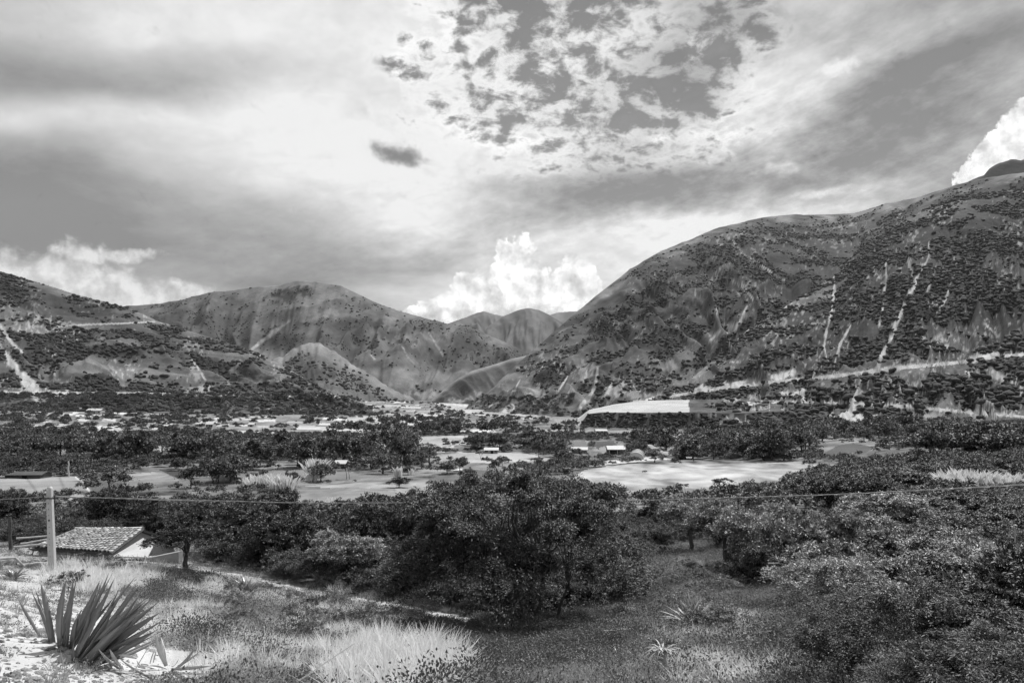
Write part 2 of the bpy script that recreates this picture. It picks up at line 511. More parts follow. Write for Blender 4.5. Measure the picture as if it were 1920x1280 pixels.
FIELDS = [  # (photo outline, albedo, mottling)
    ([(1078, 895), (1095, 880), (1140, 873), (1230, 864), (1300, 861), (1420, 864), (1530, 865), (1610, 868), (1560, 882), (1500, 900), (1420, 925), (1290, 938), (1190, 942), (1130, 925)], .47, 1.1),
    ([(-120, 900), (0, 897), (70, 893), (143, 893), (160, 905), (172, 925), (150, 938), (0, 938), (-120, 940)], .40, .2),
    ([(147, 892), (215, 888), (228, 905), (215, 928), (180, 930), (163, 905)], .17, .3),
    ([(228, 889), (296, 884), (330, 895), (350, 912), (345, 928), (232, 928)], .27, .9),
    ([(298, 880), (345, 882), (350, 900), (322, 892)], .085, .3),
    ([(548, 950), (600, 936), (650, 925), (742, 921), (730, 935), (690, 948), (620, 955)], .34, .15),
    ([(548, 932), (560, 918), (640, 914), (700, 917), (740, 914), (742, 919), (650, 922), (598, 934), (560, 946)], .36, .6),
    ([(560, 912), (620, 906), (700, 898), (780, 893), (860, 890), (868, 905), (800, 912), (700, 914), (600, 913)], .30, .9),
    ([(470, 882), (540, 880), (620, 884), (660, 884), (690, 888), (760, 892), (700, 896), (620, 903), (560, 908), (500, 900)], .235, .25),
    ([(808, 900), (830, 884), (880, 880), (930, 882), (905, 905)], .25, .5),
    ([(690, 834), (720, 829), (780, 818), (860, 817), (925, 821), (905, 830), (862, 834), (780, 839), (700, 840)], .46, .25),
    ([(612, 819), (690, 820), (770, 817), (778, 823), (690, 826), (620, 824)], .46, .3),
    ([(812, 852), (900, 846), (990, 850), (1042, 861), (990, 864), (930, 868), (870, 866), (820, 864)], .50, .3),
    ([(818, 867), (870, 869), (930, 871), (990, 867), (1042, 864), (1045, 872), (960, 879), (880, 880), (825, 878)], .22, .6),
    ([(830, 840), (885, 838), (885, 846), (835, 848)], .17, .2),
    ([(975, 814), (985, 806), (1048, 805), (1080, 811), (1060, 815)], .42, .2),
    ([(1092, 807), (1240, 810), (1300, 811), (1272, 820), (1200, 818), (1100, 816)], .42, .4),
    ([(1003, 823), (1020, 817), (1045, 817), (1062, 826), (1020, 829)], .075, .2),
    ([(1045, 831), (1070, 828), (1098, 825), (1112, 846), (1104, 849), (1062, 843)], .20, .1),
    ([(1106, 828), (1150, 826), (1160, 838), (1120, 842)], .10, .5),
    ([(1122, 839), (1165, 832), (1195, 846), (1185, 851), (1130, 851)], .31, .2),
    ([(1062, 873), (1110, 866), (1240, 853), (1300, 857), (1240, 862), (1140, 871), (1078, 878)], .42, .7),
    ([(1536, 858), (1552, 845), (1572, 835), (1600, 830), (1640, 838), (1620, 850), (1580, 864), (1545, 864)], .13, .3),
    ([(1585, 864), (1622, 852), (1690, 846), (1740, 850), (1712, 862), (1640, 872)], .22, .7),
    ([(1772, 814), (1830, 803), (1920, 797), (2200, 783), (2200, 812), (1920, 818), (1850, 823), (1800, 824)], .38, .9),
    ([(258, 755), (300, 750), (332, 752), (346, 760), (300, 764), (265, 762)], .44, .5),
    ([(384, 753), (402, 750), (425, 754), (442, 761), (400, 761)], .40, .2),
    ([(468, 767), (520, 766), (562, 767), (582, 771), (480, 773)], .50, .2),
    ([(478, 753), (508, 751), (536, 760), (500, 763)], .30, .2), ([(510, 751), (540, 751), (560, 760), (540, 761)], .30, .2), ([(545, 751), (566, 752), (584, 761), (562, 761)], .31, .2),
    ([(136, 766), (180, 760), (240, 763), (205, 770), (150, 772)], .36, .7),
    ([(272, 772), (312, 766), (342, 770), (322, 776), (285, 778)], .40, .3),
    ([(428, 790), (470, 789), (560, 793), (548, 797), (440, 795)], .34, .5),
    ([(816, 756), (850, 752), (890, 757), (930, 765), (962, 772), (945, 781), (900, 779), (868, 773), (840, 766)], .46, .6),
    ([(1038, 786), (1060, 778), (1098, 776), (1102, 792), (1070, 799), (1046, 797)], .33, .2),
    ([(960, 776), (1020, 772), (1040, 776), (1034, 784), (980, 786)], .40, .9),
]
PATH = [(335, 1066), (400, 1072), (460, 1083), (520, 1096), (580, 1109), (640, 1122), (700, 1131), (760, 1141), (830, 1155), (880, 1164)]

cx = (gpx[:-1, :-1] + gpx[1:, :-1] + gpx[:-1, 1:] + gpx[1:, 1:]) / 4
cy = (gpy[:-1, :-1] + gpy[1:, :-1] + gpy[:-1, 1:] + gpy[1:, 1:]) / 4
fid = np.full(cx.shape, -1)
# far terraces: many narrow plots
tr = np.random.default_rng(8)
TERR = []
for i in range(330):
    if i < 95:
        x0, y0 = tr.uniform(600, 800), tr.uniform(739, 790)
        if x0 > 700 + (y0 - 738) * 3.2 or x0 < 640 - (y0 - 738) * 4: continue
    else:
        x0, y0 = tr.uniform(-40, 900), tr.uniform(757, 845)
        if x0 > 620 and y0 < 790: continue
    w, h = tr.uniform(14, 52) * (1 + max(0, y0 - 780) / 60), tr.uniform(1.6, 3.4) * (1 + max(0, y0 - 770) / 40)
    k = tr.uniform(-4, 6)
    TERR.append(([(x0, y0), (x0 + w, y0 + tr.uniform(-1, 1)), (x0 + w + k, y0 + h), (x0 + k, y0 + h + tr.uniform(-1, 1))], tr.choice([.20, .30, .38, .44]), .3))
wob = 1.3 * fbm(cx / 14, cy / 5, 3, 9)
NF = len(FIELDS)
for i, (pl, a, mo) in list(enumerate(FIELDS)) + [(NF, ([], 0, 0))]:
    if i == NF: break
    fid[inside(cx + wob * 3, cy + wob, pl)] = i
terr = np.zeros(gpx.shape)
for pl, a, mo in TERR:
    mm = inside(gpx + 5 * fbm(gpx / 20, gpy / 6, 2, 3), gpy + 1.5 * fbm(gpx / 15, gpy / 6, 2, 5), pl)
    terr[mm] = a
pd, pp = poly_dist(cx, cy, PATH)
wpath = 3.6 + 4.0 * pp + 2.5 * fbm(cx / 30, cy / 12, 2, 12)
fid[(pd < wpath) & (fid < 0)] = 1000


def ground_tone(V, px, py):
    x, y = V[..., 0], V[..., 1]
    T = 0.145 + 0.24 * fbm(x * 0.05, y * 0.05, 4, 21) + 0.10 * fbm(x * 0.5, y * 0.5, 3, 22)
    T = np.where(terr > 0, terr, T)
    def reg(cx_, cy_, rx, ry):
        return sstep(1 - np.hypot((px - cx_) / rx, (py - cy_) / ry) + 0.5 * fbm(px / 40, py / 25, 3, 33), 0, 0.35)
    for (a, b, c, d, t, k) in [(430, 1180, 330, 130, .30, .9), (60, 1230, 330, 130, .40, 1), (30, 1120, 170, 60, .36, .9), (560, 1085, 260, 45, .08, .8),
                               (940, 1200, 300, 80, .06, .9), (1290, 1080, 130, 90, .11, .8), (1350, 1215, 150, 90, .30, .9), (720, 1265, 200, 50, .12, 1),  # painted dark: shade under the big tree, weeds and shadows of the lane
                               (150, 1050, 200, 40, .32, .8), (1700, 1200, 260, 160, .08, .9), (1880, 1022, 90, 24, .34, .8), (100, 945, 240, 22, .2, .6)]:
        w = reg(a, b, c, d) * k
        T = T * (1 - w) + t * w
    # banks with bare rock at the river and the foot of the slopes
    return T + 0.07 * fbm(x * 1.9, y * 1.9, 3, 24) * sstep(y, 70, 20)


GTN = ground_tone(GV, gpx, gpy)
GF = grid_faces(*GV.shape[:2])
fflat = np.concatenate([np.full((3, len(gu) - 1), -1), fid[3:]]).ravel()
BVH_F.append(GF + sum(len(v) for v in BVH_V)); BVH_V.append(GV.reshape(-1, 3))
gvx, gvy = GV[..., 0].ravel(), GV[..., 1].ravel()


def sub_ground(name, sel, tones, material):
    f = GF[sel]
    used, inv = np.unique(f, return_inverse=True)
    o = link(name, make_mesh(name, GV.reshape(-1, 3)[used], inv.reshape(-1, 4), material, True, {'tone': np.clip(tones[used], .02, .8)}))
    return tag(o, kind='structure')


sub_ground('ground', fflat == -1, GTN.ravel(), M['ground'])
for i, (pl, a, mo) in enumerate(FIELDS):
    if not (fflat == i).any(): continue
    x, y = gvx, gvy
    s = 0.06
    streaky = fbm(x * s * 0.5 + 3, y * s * 0.35, 4, 40 + i) * 1.3 + 0.7 * fbm(x * 0.35, y * 0.10, 4, 60)
    tn = a * (.44 if i == 0 else .58) * (1 + mo * streaky * 2.2)
    if i == 1:   # faint dark furrow lines
        for ln in ([(50, 896), (62, 912), (75, 932)], [(112, 896), (126, 930)]):
            dd, _ = poly_dist(gpx.ravel(), gpy.ravel(), ln); tn = tn * (1 - 0.35 * np.exp(-(dd / 2.5) ** 2))
        dd, _ = poly_dist(gpx.ravel(), gpy.ravel(), [(143, 893), (158, 905), (170, 925)]); tn = tn + 0.35 * np.exp(-(dd / 2.0) ** 2)
    sub_ground('river_bed' if i in (34, 36) else 'field', fflat == i, tn, M['field'])
sub_ground('footpath', fflat == 1000, 0.36 + 0.2 * fbm(gvx * 1.5, gvy * 1.5, 3, 70), M['ground'])

# ------------------------------------------------------------------ hills
ROAD_R = [(1262, 742), (1300, 736), (1340, 730), (1400, 722), (1460, 715), (1530, 708), (1600, 701), (1660, 692), (1730, 686), (1790, 680), (1850, 671), (1920, 664), (2050, 650)]
TRACK_R = [(1290, 752), (1380, 753), (1490, 754), (1560, 756), (1640, 758), (1700, 762), (1780, 769), (1850, 775), (1920, 781), (2050, 790)]
ROAD_L = [(-300, 735), (0, 736), (120, 737), (240, 737), (350, 740), (440, 742), (640, 743)]
TRAIL_L = [(110, 612), (170, 608), (230, 606), (290, 603)]


def chute(T, px, py, lines, val=0.42):
    wob = 2.2 * fbm(px / 9, py / 9, 3, 80)
    for pts in lines:
        w = pts[0][2] if len(pts[0]) > 2 else 4
        d, t = poly_dist(px, py, pts)
        ww = 0.62 * np.interp(t, np.linspace(0, 1, len(pts)), [p[2] for p in pts]) * (1 + 1.2 * fbm(px / 11, py / 11, 2, 83))
        k = sstep(d + wob * np.minimum(ww / 3, 1.6), ww * 1.15, ww * 0.6) * (0.45 + 0.5 * sstep(fbm(px / 6, py / 14, 3, 81), -0.2, 0.15))
        T = T * (1 - np.clip(k, 0, 1)) + val * np.clip(k, 0, 1)
    return T


def patches(T, px, py, lst):
    for cx_, cy_, rx, ry, rot, val, k in lst:
        c, s = math.cos(math.radians(rot)), math.sin(math.radians(rot))
        dx, dy = px - cx_, py - cy_
        u, v = (dx * c - dy * s) / rx, (dx * s + dy * c) / ry
        w = k * sstep(1 - np.hypot(u, v) + 1.7 * fbm(px / 8 + py / 22, py / 8, 4, 90, .65), 0.2, 0.75)
        T = T * (1 - w) + val * w
    return T


# right spur, the near dark slope with scree chutes
def disp_spur(V, S, us):
    x, y = V[..., 0], V[..., 1]
    t = np.clip(S / 3, 0, 1)
    k = np.sin(np.pi * np.clip(t, 0, 1)) ** 0.7 * (S < 3) + 0.12
    a = us[None] / 75 + S * 0.55 + 2.6 * fbm(us[None] / 150, S * 1.3, 3, 5)
    g = ridged(a, S * 0.35, 3, 31)
    fine = ridged(us[None] / 26 + S * 1.6 + 1.2 * a, S * 2.2, 3, 33)
    road = np.exp(-((S - 1.5) / 0.22) ** 2)
    return (36 * g * k + 11 * fine * k + 9 * fbm(x * .02, y * .02, 4, 7) * k) * (1 - 0.6 * road) + 2.0 * fbm(x * .08, y * .08, 3, 8)


CHUTES = [
    [(1697, 470, 1), (1703, 490, 4), (1712, 520, 7), (1715, 538, 8), (1700, 560, 9), (1687, 595, 8), (1672, 630, 8), (1655, 665, 7), (1645, 692, 8)],
    [(1742, 455, 2), (1742, 480, 4), (1730, 505, 3), (1717, 525, 4)], [(1755, 500, 2), (1748, 520, 5), (1735, 560, 3)],
    [(1662, 515, 3), (1656, 570, 6), (1648, 610, 4)], [(1640, 490, 2), (1638, 510, 4), (1650, 522, 3)], [(1666, 450, 1), (1660, 500, 2), (1663, 520, 2)],
    [(1562, 500, 3), (1565, 535, 3), (1560, 580, 5), (1550, 620, 4), (1545, 650, 3), (1552, 680, 3)], [(1595, 610, 2), (1575, 645, 4), (1565, 680, 3), (1563, 700, 2)],
    [(1788, 515, 2), (1775, 555, 4), (1758, 590, 3)], [(1845, 605, 4), (1870, 628, 3)],
    [(1620, 704, 5), (1612, 725, 6), (1605, 745, 9), (1595, 770, 12), (1575, 790, 12)], [(1665, 715, 4), (1660, 740, 5), (1655, 760, 4)],
    [(1740, 380, 3), (1690, 415, 4), (1640, 440, 4), (1600, 462, 3), (1560, 485, 2)],
    [(1440, 590, 1), (1400, 620, 2), (1350, 655, 2)]]
PATCH_R = [(1600, 785, 60, 18, 0, .42, .9), (1840, 668, 56, 12, 8, .38, 1), (1380, 718, 60, 8, 6, .36, .9), (1460, 706, 30, 12, 10, .38, 1), (1488, 698, 8, 16, -10, .38, 1),
           (1315, 728, 50, 7, 4, .33, .8), (1700, 686, 50, 5, 4, .34, .8), (1640, 696, 60, 4, 4, .36, .9), (1825, 700, 22, 12, 0, .35, .8), (1870, 704, 26, 14, -30, .33, .8), (1420, 745, 60, 10, 0, .3, .8),
           (1480, 738, 40, 8, 0, .36, .8), (1508, 740, 9, 16, 0, .34, .9), (1430, 770, 60, 12, 0, .33, .7), (1380, 752, 50, 8, 0, .36, .9), (1560, 560, 30, 16, 0, .22, .6), (1390, 790, 30, 14, 0, .30, .7),
           (1345, 600, 16, 12, 0, .28, .7), (1740, 778, 40, 10, 0, .30, .7), (1540, 778, 30, 12, 0, .34, .8), (1800, 560, 50, 30, 0, .17, .6), (1540, 555, 60, 30, 0, .16, .6)]


def tone_spur(V, S, px, py):
    x, y, z = V[..., 0], V[..., 1], V[..., 2]
    T = 0.070 + 0.10 * fbm(x * .012, y * .012, 4, 51) + 0.05 * fbm(x * .05, y * .06, 3, 52)
    T = T + 0.05 * sstep(py, 560, 720) - 0.012 * sstep(py, 560, 420)
    T = T + 0.16 * sstep(fbm(px / 4.5, py / 4.5, 3, 58) + .5 * fbm(px / 60, py / 40, 3, 59), .16, .34)
    dcrest = py - np.interp(px, [1280, 1400, 1480, 1560, 1620, 1680, 1740, 1840, 1920], [720, 620, 570, 520, 460, 425, 390, 360, 350])
    T = T + 0.09 * np.exp(-(dcrest / 14.0) ** 2) * (0.6 + 2 * fbm(px / 30, py / 10, 3, 53))
    T = patches(T, px, py, PATCH_R)
    T = chute(T, px, py, CHUTES, 0.34)
    for rd in (ROAD_R, TRACK_R):
        d, _ = poly_dist(px, py, rd)
        T = np.where(d < 2.2, 0.40, T)
    return T


us = np.arange(1120, 1925, 1.9); us = np.concatenate([us, np.arange(1930, 2420, 12)])
spur_crest = [(1120, 800), (1200, 765), (1280, 722), (1340, 672), (1400, 622), (1480, 570), (1560, 520), (1620, 462), (1680, 424), (1740, 388), (1800, 368), (1900, 356), (1920, 355), (2420, 290)]
foot_py = [(1120, 818), (1500, 812), (1920, 800), (2420, 792)]


def between(a, b, f):
    xs = sorted(set([p[0] for p in a] + [p[0] for p in b]))
    return [(x, interp(a, x) * (1 - f) + interp(b, x) * f) for x in xs]


SHEETS['spur'] = sheet('right_hillside', us, [
    (foot_py, [(1120, 600), (1500, 470), (1920, 400), (2420, 350)]),
    (between(foot_py, spur_crest, 0.16), [(1120, 640), (1500, 590), (1920, 520), (2420, 450)]),
    (between(foot_py, spur_crest, 0.34), [(1120, 680), (1280, 760), (1500, 740), (1920, 690), (2420, 600)]),
    (spur_crest, [(1120, 720), (1280, 900), (1480, 1120), (1620, 1300), (1920, 1400), (2420, 1300)]),
    ([(1120, 860), (2420, 700)], [(1120, 900), (1280, 1100), (1480, 1500), (1920, 2100), (2420, 2100)])],
    [36, 44, 110, 8], disp_spur, tone_spur, M['mountain'], (('hillside_road', ROAD_R, 2.6), ('hillside_track', TRACK_R, 1.3)))


# right mountain, behind the spur
def disp_rear(V, S, us):
    x, y = V[..., 0], V[..., 1]
    k = np.sin(np.pi * np.clip(S / 3, 0, 1)) ** 0.8 * (S < 3)
    wr = 2.4 * fbm(us[None] / 140, S * 1.3, 3, 46)
    g = ridged(us[None] / 105 + S * 0.9 + wr, S * 0.5, 3, 41)
    f = ridged(us[None] / 30 + S * 2.2 + 2 * wr, S * 1.5, 3, 43)
    return 66 * g * k + 20 * f * np.maximum(k, .16) + 12 * fbm(x * .012, y * .012, 4, 44) * k + 3 * fbm(x * .05, y * .05, 3, 45) * (0.3 + k)


def tone_rear(V, S, px, py):
    x, y = V[..., 0], V[..., 1]
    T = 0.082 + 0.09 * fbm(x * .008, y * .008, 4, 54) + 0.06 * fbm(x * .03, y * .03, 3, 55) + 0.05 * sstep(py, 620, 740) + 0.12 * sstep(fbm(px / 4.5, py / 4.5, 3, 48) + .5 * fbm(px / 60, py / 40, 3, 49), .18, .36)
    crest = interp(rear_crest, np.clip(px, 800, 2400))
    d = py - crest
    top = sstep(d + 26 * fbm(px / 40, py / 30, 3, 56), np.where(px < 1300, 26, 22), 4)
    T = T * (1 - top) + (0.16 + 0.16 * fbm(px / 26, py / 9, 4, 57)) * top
    T = patches(T, px, py, [(1150, 735, 40, 22, 60, .26, .6), (1240, 690, 60, 30, 10, .22, .6), (1000, 740, 44, 30, 55, .26, .7), (960, 760, 40, 12, 30, .40, .9), (1340, 585, 14, 12, 0, .34, .8), (1395, 590, 20, 14, 0, .26, .7), (1366, 612, 12, 10, 0, .34, .8),
                            (1300, 555, 60, 40, 0, .14, .5), (1080, 640, 50, 60, 40, .13, .5), (1190, 740, 60, 14, 0, .28, .6), (1100, 700, 30, 30, 0, .22, .6)])
    T = chute(T, px, py, [[(1372, 450, 1), (1395, 478, 2), (1430, 500, 3), (1470, 526, 3)], [(1390, 535, 1), (1412, 560, 3)], [(1120, 690, 4), (1118, 720, 5), (1105, 745, 6), (1085, 765, 8)],
                          [(1100, 695, 3), (1096, 715, 4)], [(1065, 705, 2), (1045, 735, 4)], [(1070, 728, 2), (1062, 745, 3)], [(975, 712, 2), (965, 730, 4), (945, 755, 8)], [(940, 750, 3), (900, 770, 3)], [(1000, 640, 4), (1006, 648, 4)],
                          [(1305, 525, 2), (1303, 555, 1)], [(1350, 620, 6), (1330, 640, 3)], [(1150, 715, 4), (1140, 735, 5)], [(1400, 575, 4), (1385, 610, 4), (1365, 625, 6)]], 0.34)
    d, _ = poly_dist(px, py, [(1250, 742), (1215, 750), (1190, 753)])
    T = np.where(d < 3, 0.42, T)
    return T


rear_crest = [(800, 812), (840, 795), (870, 772), (900, 748), (950, 700), (1000, 656), (1030, 630), (1060, 603), (1120, 553), (1180, 505), (1240, 470), (1290, 450), (1350, 426), (1430, 408), (1480, 402), (1560, 402), (1602, 400), (1660, 382), (1720, 370), (1780, 350), (1840, 335), (1900, 326), (2420, 250)]
rear_foot = [(800, 815), (1100, 800), (1400, 800), (2420, 790)]
us = np.concatenate([np.arange(800, 1700, 1.9), np.arange(1700, 2420, 9)])
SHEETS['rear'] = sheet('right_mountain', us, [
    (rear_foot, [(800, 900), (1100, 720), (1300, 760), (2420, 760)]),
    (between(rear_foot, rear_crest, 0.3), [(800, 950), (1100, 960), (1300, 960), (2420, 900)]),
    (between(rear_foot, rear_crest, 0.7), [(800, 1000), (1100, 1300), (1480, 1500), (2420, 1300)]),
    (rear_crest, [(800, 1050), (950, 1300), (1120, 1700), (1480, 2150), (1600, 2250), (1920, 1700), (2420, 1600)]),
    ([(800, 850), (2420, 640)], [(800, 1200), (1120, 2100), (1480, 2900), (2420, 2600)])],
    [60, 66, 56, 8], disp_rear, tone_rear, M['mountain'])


# left hill
def disp_left(V, S, us):
    x, y = V[..., 0], V[..., 1]
    k = np.sin(np.pi * np.clip(S / 3, 0, 1)) ** 0.8 * (S < 3)
    wr = 2.4 * fbm(us[None] / 140, S * 1.3, 3, 68)
    g = ridged(us[None] / 120 - S * 1.0 + wr, S * 0.6, 3, 61)
    f = ridged(us[None] / 34 - S * 2.2 + 2 * wr, S * 1.6, 3, 63)
    return 30 * g * k + 8 * f * k + 10 * fbm(x * .014, y * .014, 4, 64) * k + 2 * fbm(x * .06, y * .06, 3, 65)


def tone_left(V, S, px, py):
    x, y = V[..., 0], V[..., 1]
    T = 0.115 + 0.14 * fbm(x * .011, y * .011, 4, 66) + 0.07 * fbm(x * .04, y * .05, 3, 67) + 0.13 * sstep(fbm(px / 4.5, py / 4.5, 3, 38) + .5 * fbm(px / 60, py / 40, 3, 39), .16, .34)
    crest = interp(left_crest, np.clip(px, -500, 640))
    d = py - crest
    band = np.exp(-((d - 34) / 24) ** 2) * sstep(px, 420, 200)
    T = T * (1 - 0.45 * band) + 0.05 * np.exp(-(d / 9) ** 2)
    T = patches(T, px, py, [(0, 620, 40, 50, 0, .20, .6), (375, 740, 50, 14, 0, .26, .7), (560, 700, 60, 30, 0, .17, .7), (450, 660, 60, 40, 0, .15, .5), (100, 740, 60, 8, 0, .34, .9), (220, 738, 24, 5, 0, .42, 1), (365, 700, 12, 30, 20, .24, .8), (380, 728, 40, 10, 0, .26, .8)])
    T = chute(T, px, py, [[(-6, 640, 6), (12, 665, 9), (35, 700, 13), (60, 725, 20), (75, 742, 26)], [(0, 610, 6), (20, 640, 5), (40, 660, 4)], [(355, 670, 3), (372, 690, 4), (385, 712, 3)]], 0.33)
    d, _ = poly_dist(px, py, ROAD_L); T = np.where(d < 1.7, 0.42, T)
    d, _ = poly_dist(px, py, TRAIL_L); T = np.where(d < 1.3, 0.28, T)
    return T


left_crest = [(-500, 430), (-200, 470), (0, 508), (60, 526), (120, 545), (180, 562), (240, 577), (300, 603), (360, 622), (420, 640), (470, 656), (520, 680), (570, 708), (600, 726), (640, 748), (700, 770)]
left_foot = [(-500, 775), (0, 775), (400, 775), (700, 780)]
us = np.concatenate([np.arange(-500, -10, 14), np.arange(-10, 700, 1.9)])
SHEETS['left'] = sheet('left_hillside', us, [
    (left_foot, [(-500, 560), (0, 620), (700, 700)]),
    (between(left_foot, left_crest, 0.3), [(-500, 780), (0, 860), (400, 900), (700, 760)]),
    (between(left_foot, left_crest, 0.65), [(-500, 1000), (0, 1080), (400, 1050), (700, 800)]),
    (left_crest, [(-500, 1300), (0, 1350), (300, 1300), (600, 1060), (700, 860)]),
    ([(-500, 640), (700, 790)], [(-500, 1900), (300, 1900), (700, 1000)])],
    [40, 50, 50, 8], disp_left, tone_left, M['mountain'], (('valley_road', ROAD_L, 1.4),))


# middle mountain with its spur
def disp_mid(V, S, us):
    x, y = V[..., 0], V[..., 1]
    k = np.sin(np.pi * np.clip(S / 2, 0, 1)) ** 0.8 * (S < 2)
    wr = 1.6 * fbm(us[None] / 140, S * 1.2, 3, 69)
    g = ridged(us[None] / 130 - S * 1.1 + wr, S * 0.5, 2, 71)
    f = ridged(us[None] / 42 - S * 0.8, S * 0.5, 3, 73)
    return 115 * np.sign(g) * np.abs(g) ** .8 * k + 52 * f * np.maximum(k, .12) + 20 * fbm(x * .006, y * .006, 4, 74) * k


def tone_mid(V, S, px, py):
    T = 0.135 + 0.20 * fbm(px / 60 + py / 60, py / 34, 4, 75) + 0.06 * fbm(px / 15, py / 12, 3, 76)
    T = patches(T, px, py, [(545, 552, 70, 17, 14, .055, 1), (650, 556, 20, 6, -20, .06, .8), (720, 620, 110, 22, -30, .085, .8), (790, 665, 120, 22, -25, .09, .6), (870, 640, 90, 20, -20, .09, .7), (330, 600, 90, 18, 0, .10, .6), (430, 620, 80, 20, 20, .12, .6),
                            (800, 740, 50, 14, 0, .26, .7), (770, 715, 30, 18, -40, .22, .6), (600, 590, 60, 18, 10, .23, .6), (690, 720, 30, 30, 0, .2, .6)])
    T = chute(T, px, py, [[(802, 620, 1), (815, 640, 3), (832, 668, 2)], [(752, 645, 1), (765, 670, 2), (775, 680, 2)], [(685, 655, 1), (702, 673, 2)], [(545, 600, 2), (510, 625, 7), (472, 655, 5)]], 0.28)
    return T


mid_crest = [(120, 600), (240, 573), (300, 569), (345, 561), (390, 548), (430, 544), (480, 538), (520, 535), (550, 528), (572, 527), (600, 529), (640, 535), (700, 565), (740, 581), (830, 605), (890, 616), (920, 630), (975, 654), (995, 664), (1040, 700), (1100, 745)]
mid_foot = [(120, 762), (1100, 762)]
us = np.arange(120, 1100, 2.2)
SHEETS['mid'] = sheet('middle_mountain', us, [
    (mid_foot, [(120, 1900), (1100, 1700)]),
    (between(mid_foot, mid_crest, 0.5), [(120, 2500), (1100, 2150)]),
    (mid_crest, [(120, 3200), (1100, 2600)]),
    ([(120, 720), (1100, 760)], [(120, 4200), (1100, 3400)])],
    [50, 60, 8], disp_mid, tone_mid, M['mountain'])


def disp_foot(V, S, us):
    k = np.clip(1 - np.abs(S - 1), 0, 1)
    w = 1.5 * fbm(us[None] / 60, S * 2, 3, 85)
    return 26 * ridged(us[None] / 34 + w + S, S * 1.1, 3, 77) * (1.08 - k) * (S < 1.9) + 9 * fbm(us[None] / 9, S * 3, 3, 86) * (S < 1.9)


def tone_foot(V, S, px, py):
    T = 0.13 + 0.10 * fbm(px / 30, py / 20, 4, 78)
    cr = interp(ft_crest, np.clip(px, 420, 880)); d = py - cr
    T = T + 0.05 * np.exp(-(d / 9) ** 2) * (.5 + 2.2 * fbm(px / 18, py / 12, 3, 84)) + 0.05 * sstep(d, 30, 8)
    return patches(T, px, py, [(590, 700, 90, 34, 0, .075, .8), (640, 660, 60, 14, -32, .19, .7), (700, 705, 90, 12, -36, .19, .7), (540, 652, 50, 8, 32, .19, .7)])


ft_crest = [(420, 765), (462, 712), (490, 690), (512, 672), (530, 668), (552, 652), (575, 644), (596, 641), (618, 655), (645, 668), (660, 682), (700, 704), (735, 730), (770, 744), (800, 760), (860, 785)]
us = np.arange(420, 860, 2.2)
SHEETS['foot'] = sheet('middle_spur', us, [
    ([(420, 770), (860, 788)], [(420, 1350), (600, 1300), (860, 1500)]),
    (ft_crest, [(420, 1700), (580, 2000), (860, 1650)]),
    ([(420, 770), (540, 668), (580, 640), (640, 690), (860, 800)], [(420, 2000), (600, 2650), (860, 2000)])],
    [56, 26], disp_foot, tone_foot, M['mountain'])


def disp_none(amp, f, seed):
    return lambda V, S, us: amp * fbm(V[..., 0] * f, V[..., 1] * f, 4, seed) * np.sin(np.pi * np.clip(S, 0, 1)) + amp * 0.10 * fbm(us[None] / 12, S, 3, seed)


def tone_low(V, S, px, py):
    T = 0.105 + 0.09 * fbm(px / 30, py / 20, 4, 79) + 0.12 * sstep(np.abs(py - interp(low_crest, np.clip(px, 780, 1080))), 9, 1)
    return patches(T, px, py, [(885, 742, 24, 14, 0, .25, .8), (940, 745, 20, 14, 0, .24, .6), (850, 752, 30, 8, 0, .3, .7)])


low_crest = [(780, 775), (812, 748), (835, 728), (860, 708), (885, 695), (930, 682), (960, 672), (985, 667), (1020, 655), (1080, 640)]
us = np.arange(780, 1080, 2.2)
sheet('low_hill', us, [([(780, 780), (1080, 780)], [(780, 1500), (1080, 1300)]), (low_crest, [(780, 1600), (1080, 1850)]), ([(780, 800), (1080, 760)], [(780, 1900), (1080, 2300)])],
      [50, 6], lambda V, S, us: (30 * ridged(us[None] / 26 + S * 2, S * 1.2, 4, 82)) * np.sin(np.pi * np.clip(S, 0, 1)), tone_low, M['mountain'])

for nm, crest, lo, D0, D1, tn, sd in [
    ('far_ridge', [(760, 680), (800, 640), (842, 606), (870, 596), (893, 587), (907, 583), (925, 589), (945, 592), (990, 600), (1080, 640), (1150, 680)], 720, 5200, 6800, .16, 91),
    ('far_peak', [(840, 700), (880, 662), (915, 612), (945, 592), (970, 582), (990, 577), (1010, 581), (1030, 590), (1052, 603), (1090, 630), (1150, 680)], 720, 3900, 4900, .13, 92),
    ('farthest_ridge', [(960, 640), (1020, 594), (1045, 586), (1068, 584), (1085, 583), (1130, 590), (1200, 620)], 720, 8200, 9500, .16, 93),
    ('dark_peak', [(1740, 390), (1790, 352), (1830, 334), (1845, 328), (1856, 315), (1872, 306), (1885, 303), (1897, 298), (1915, 301), (1960, 290), (2100, 240), (2420, 200)], 620, 2900, 3600, .035, 94)]:
    us = np.arange(crest[0][0], crest[-1][0], 2.2 if nm != 'dark_peak' else 5)
    sheet(nm, us, [([(0, lo), (2500, lo)], [(0, D0), (2500, D0)]), (crest, [(0, D1), (2500, D1)]), ([(0, lo), (2500, lo)], [(0, D1 * 1.25), (2500, D1 * 1.25)])], [50, 5],
          (lambda a, sd: lambda V, S, us: 1.9 * a * ridged(us[None] / 32 + 1.3 * S + fbm(us[None] / 40, S * 2, 2, sd), S * 1.0, 4, sd) * np.sin(np.pi * np.clip(S, 0, 1)) + 0.04 * a * fbm(us[None] / 5, S, 2, sd) * (S > .5))(D0 * 0.03, sd),
          (lambda tn, sd: lambda V, S, px, py: tn * (1 + 1.1 * fbm(px / 25, py / 18, 3, sd)))(tn, sd), M['far'])

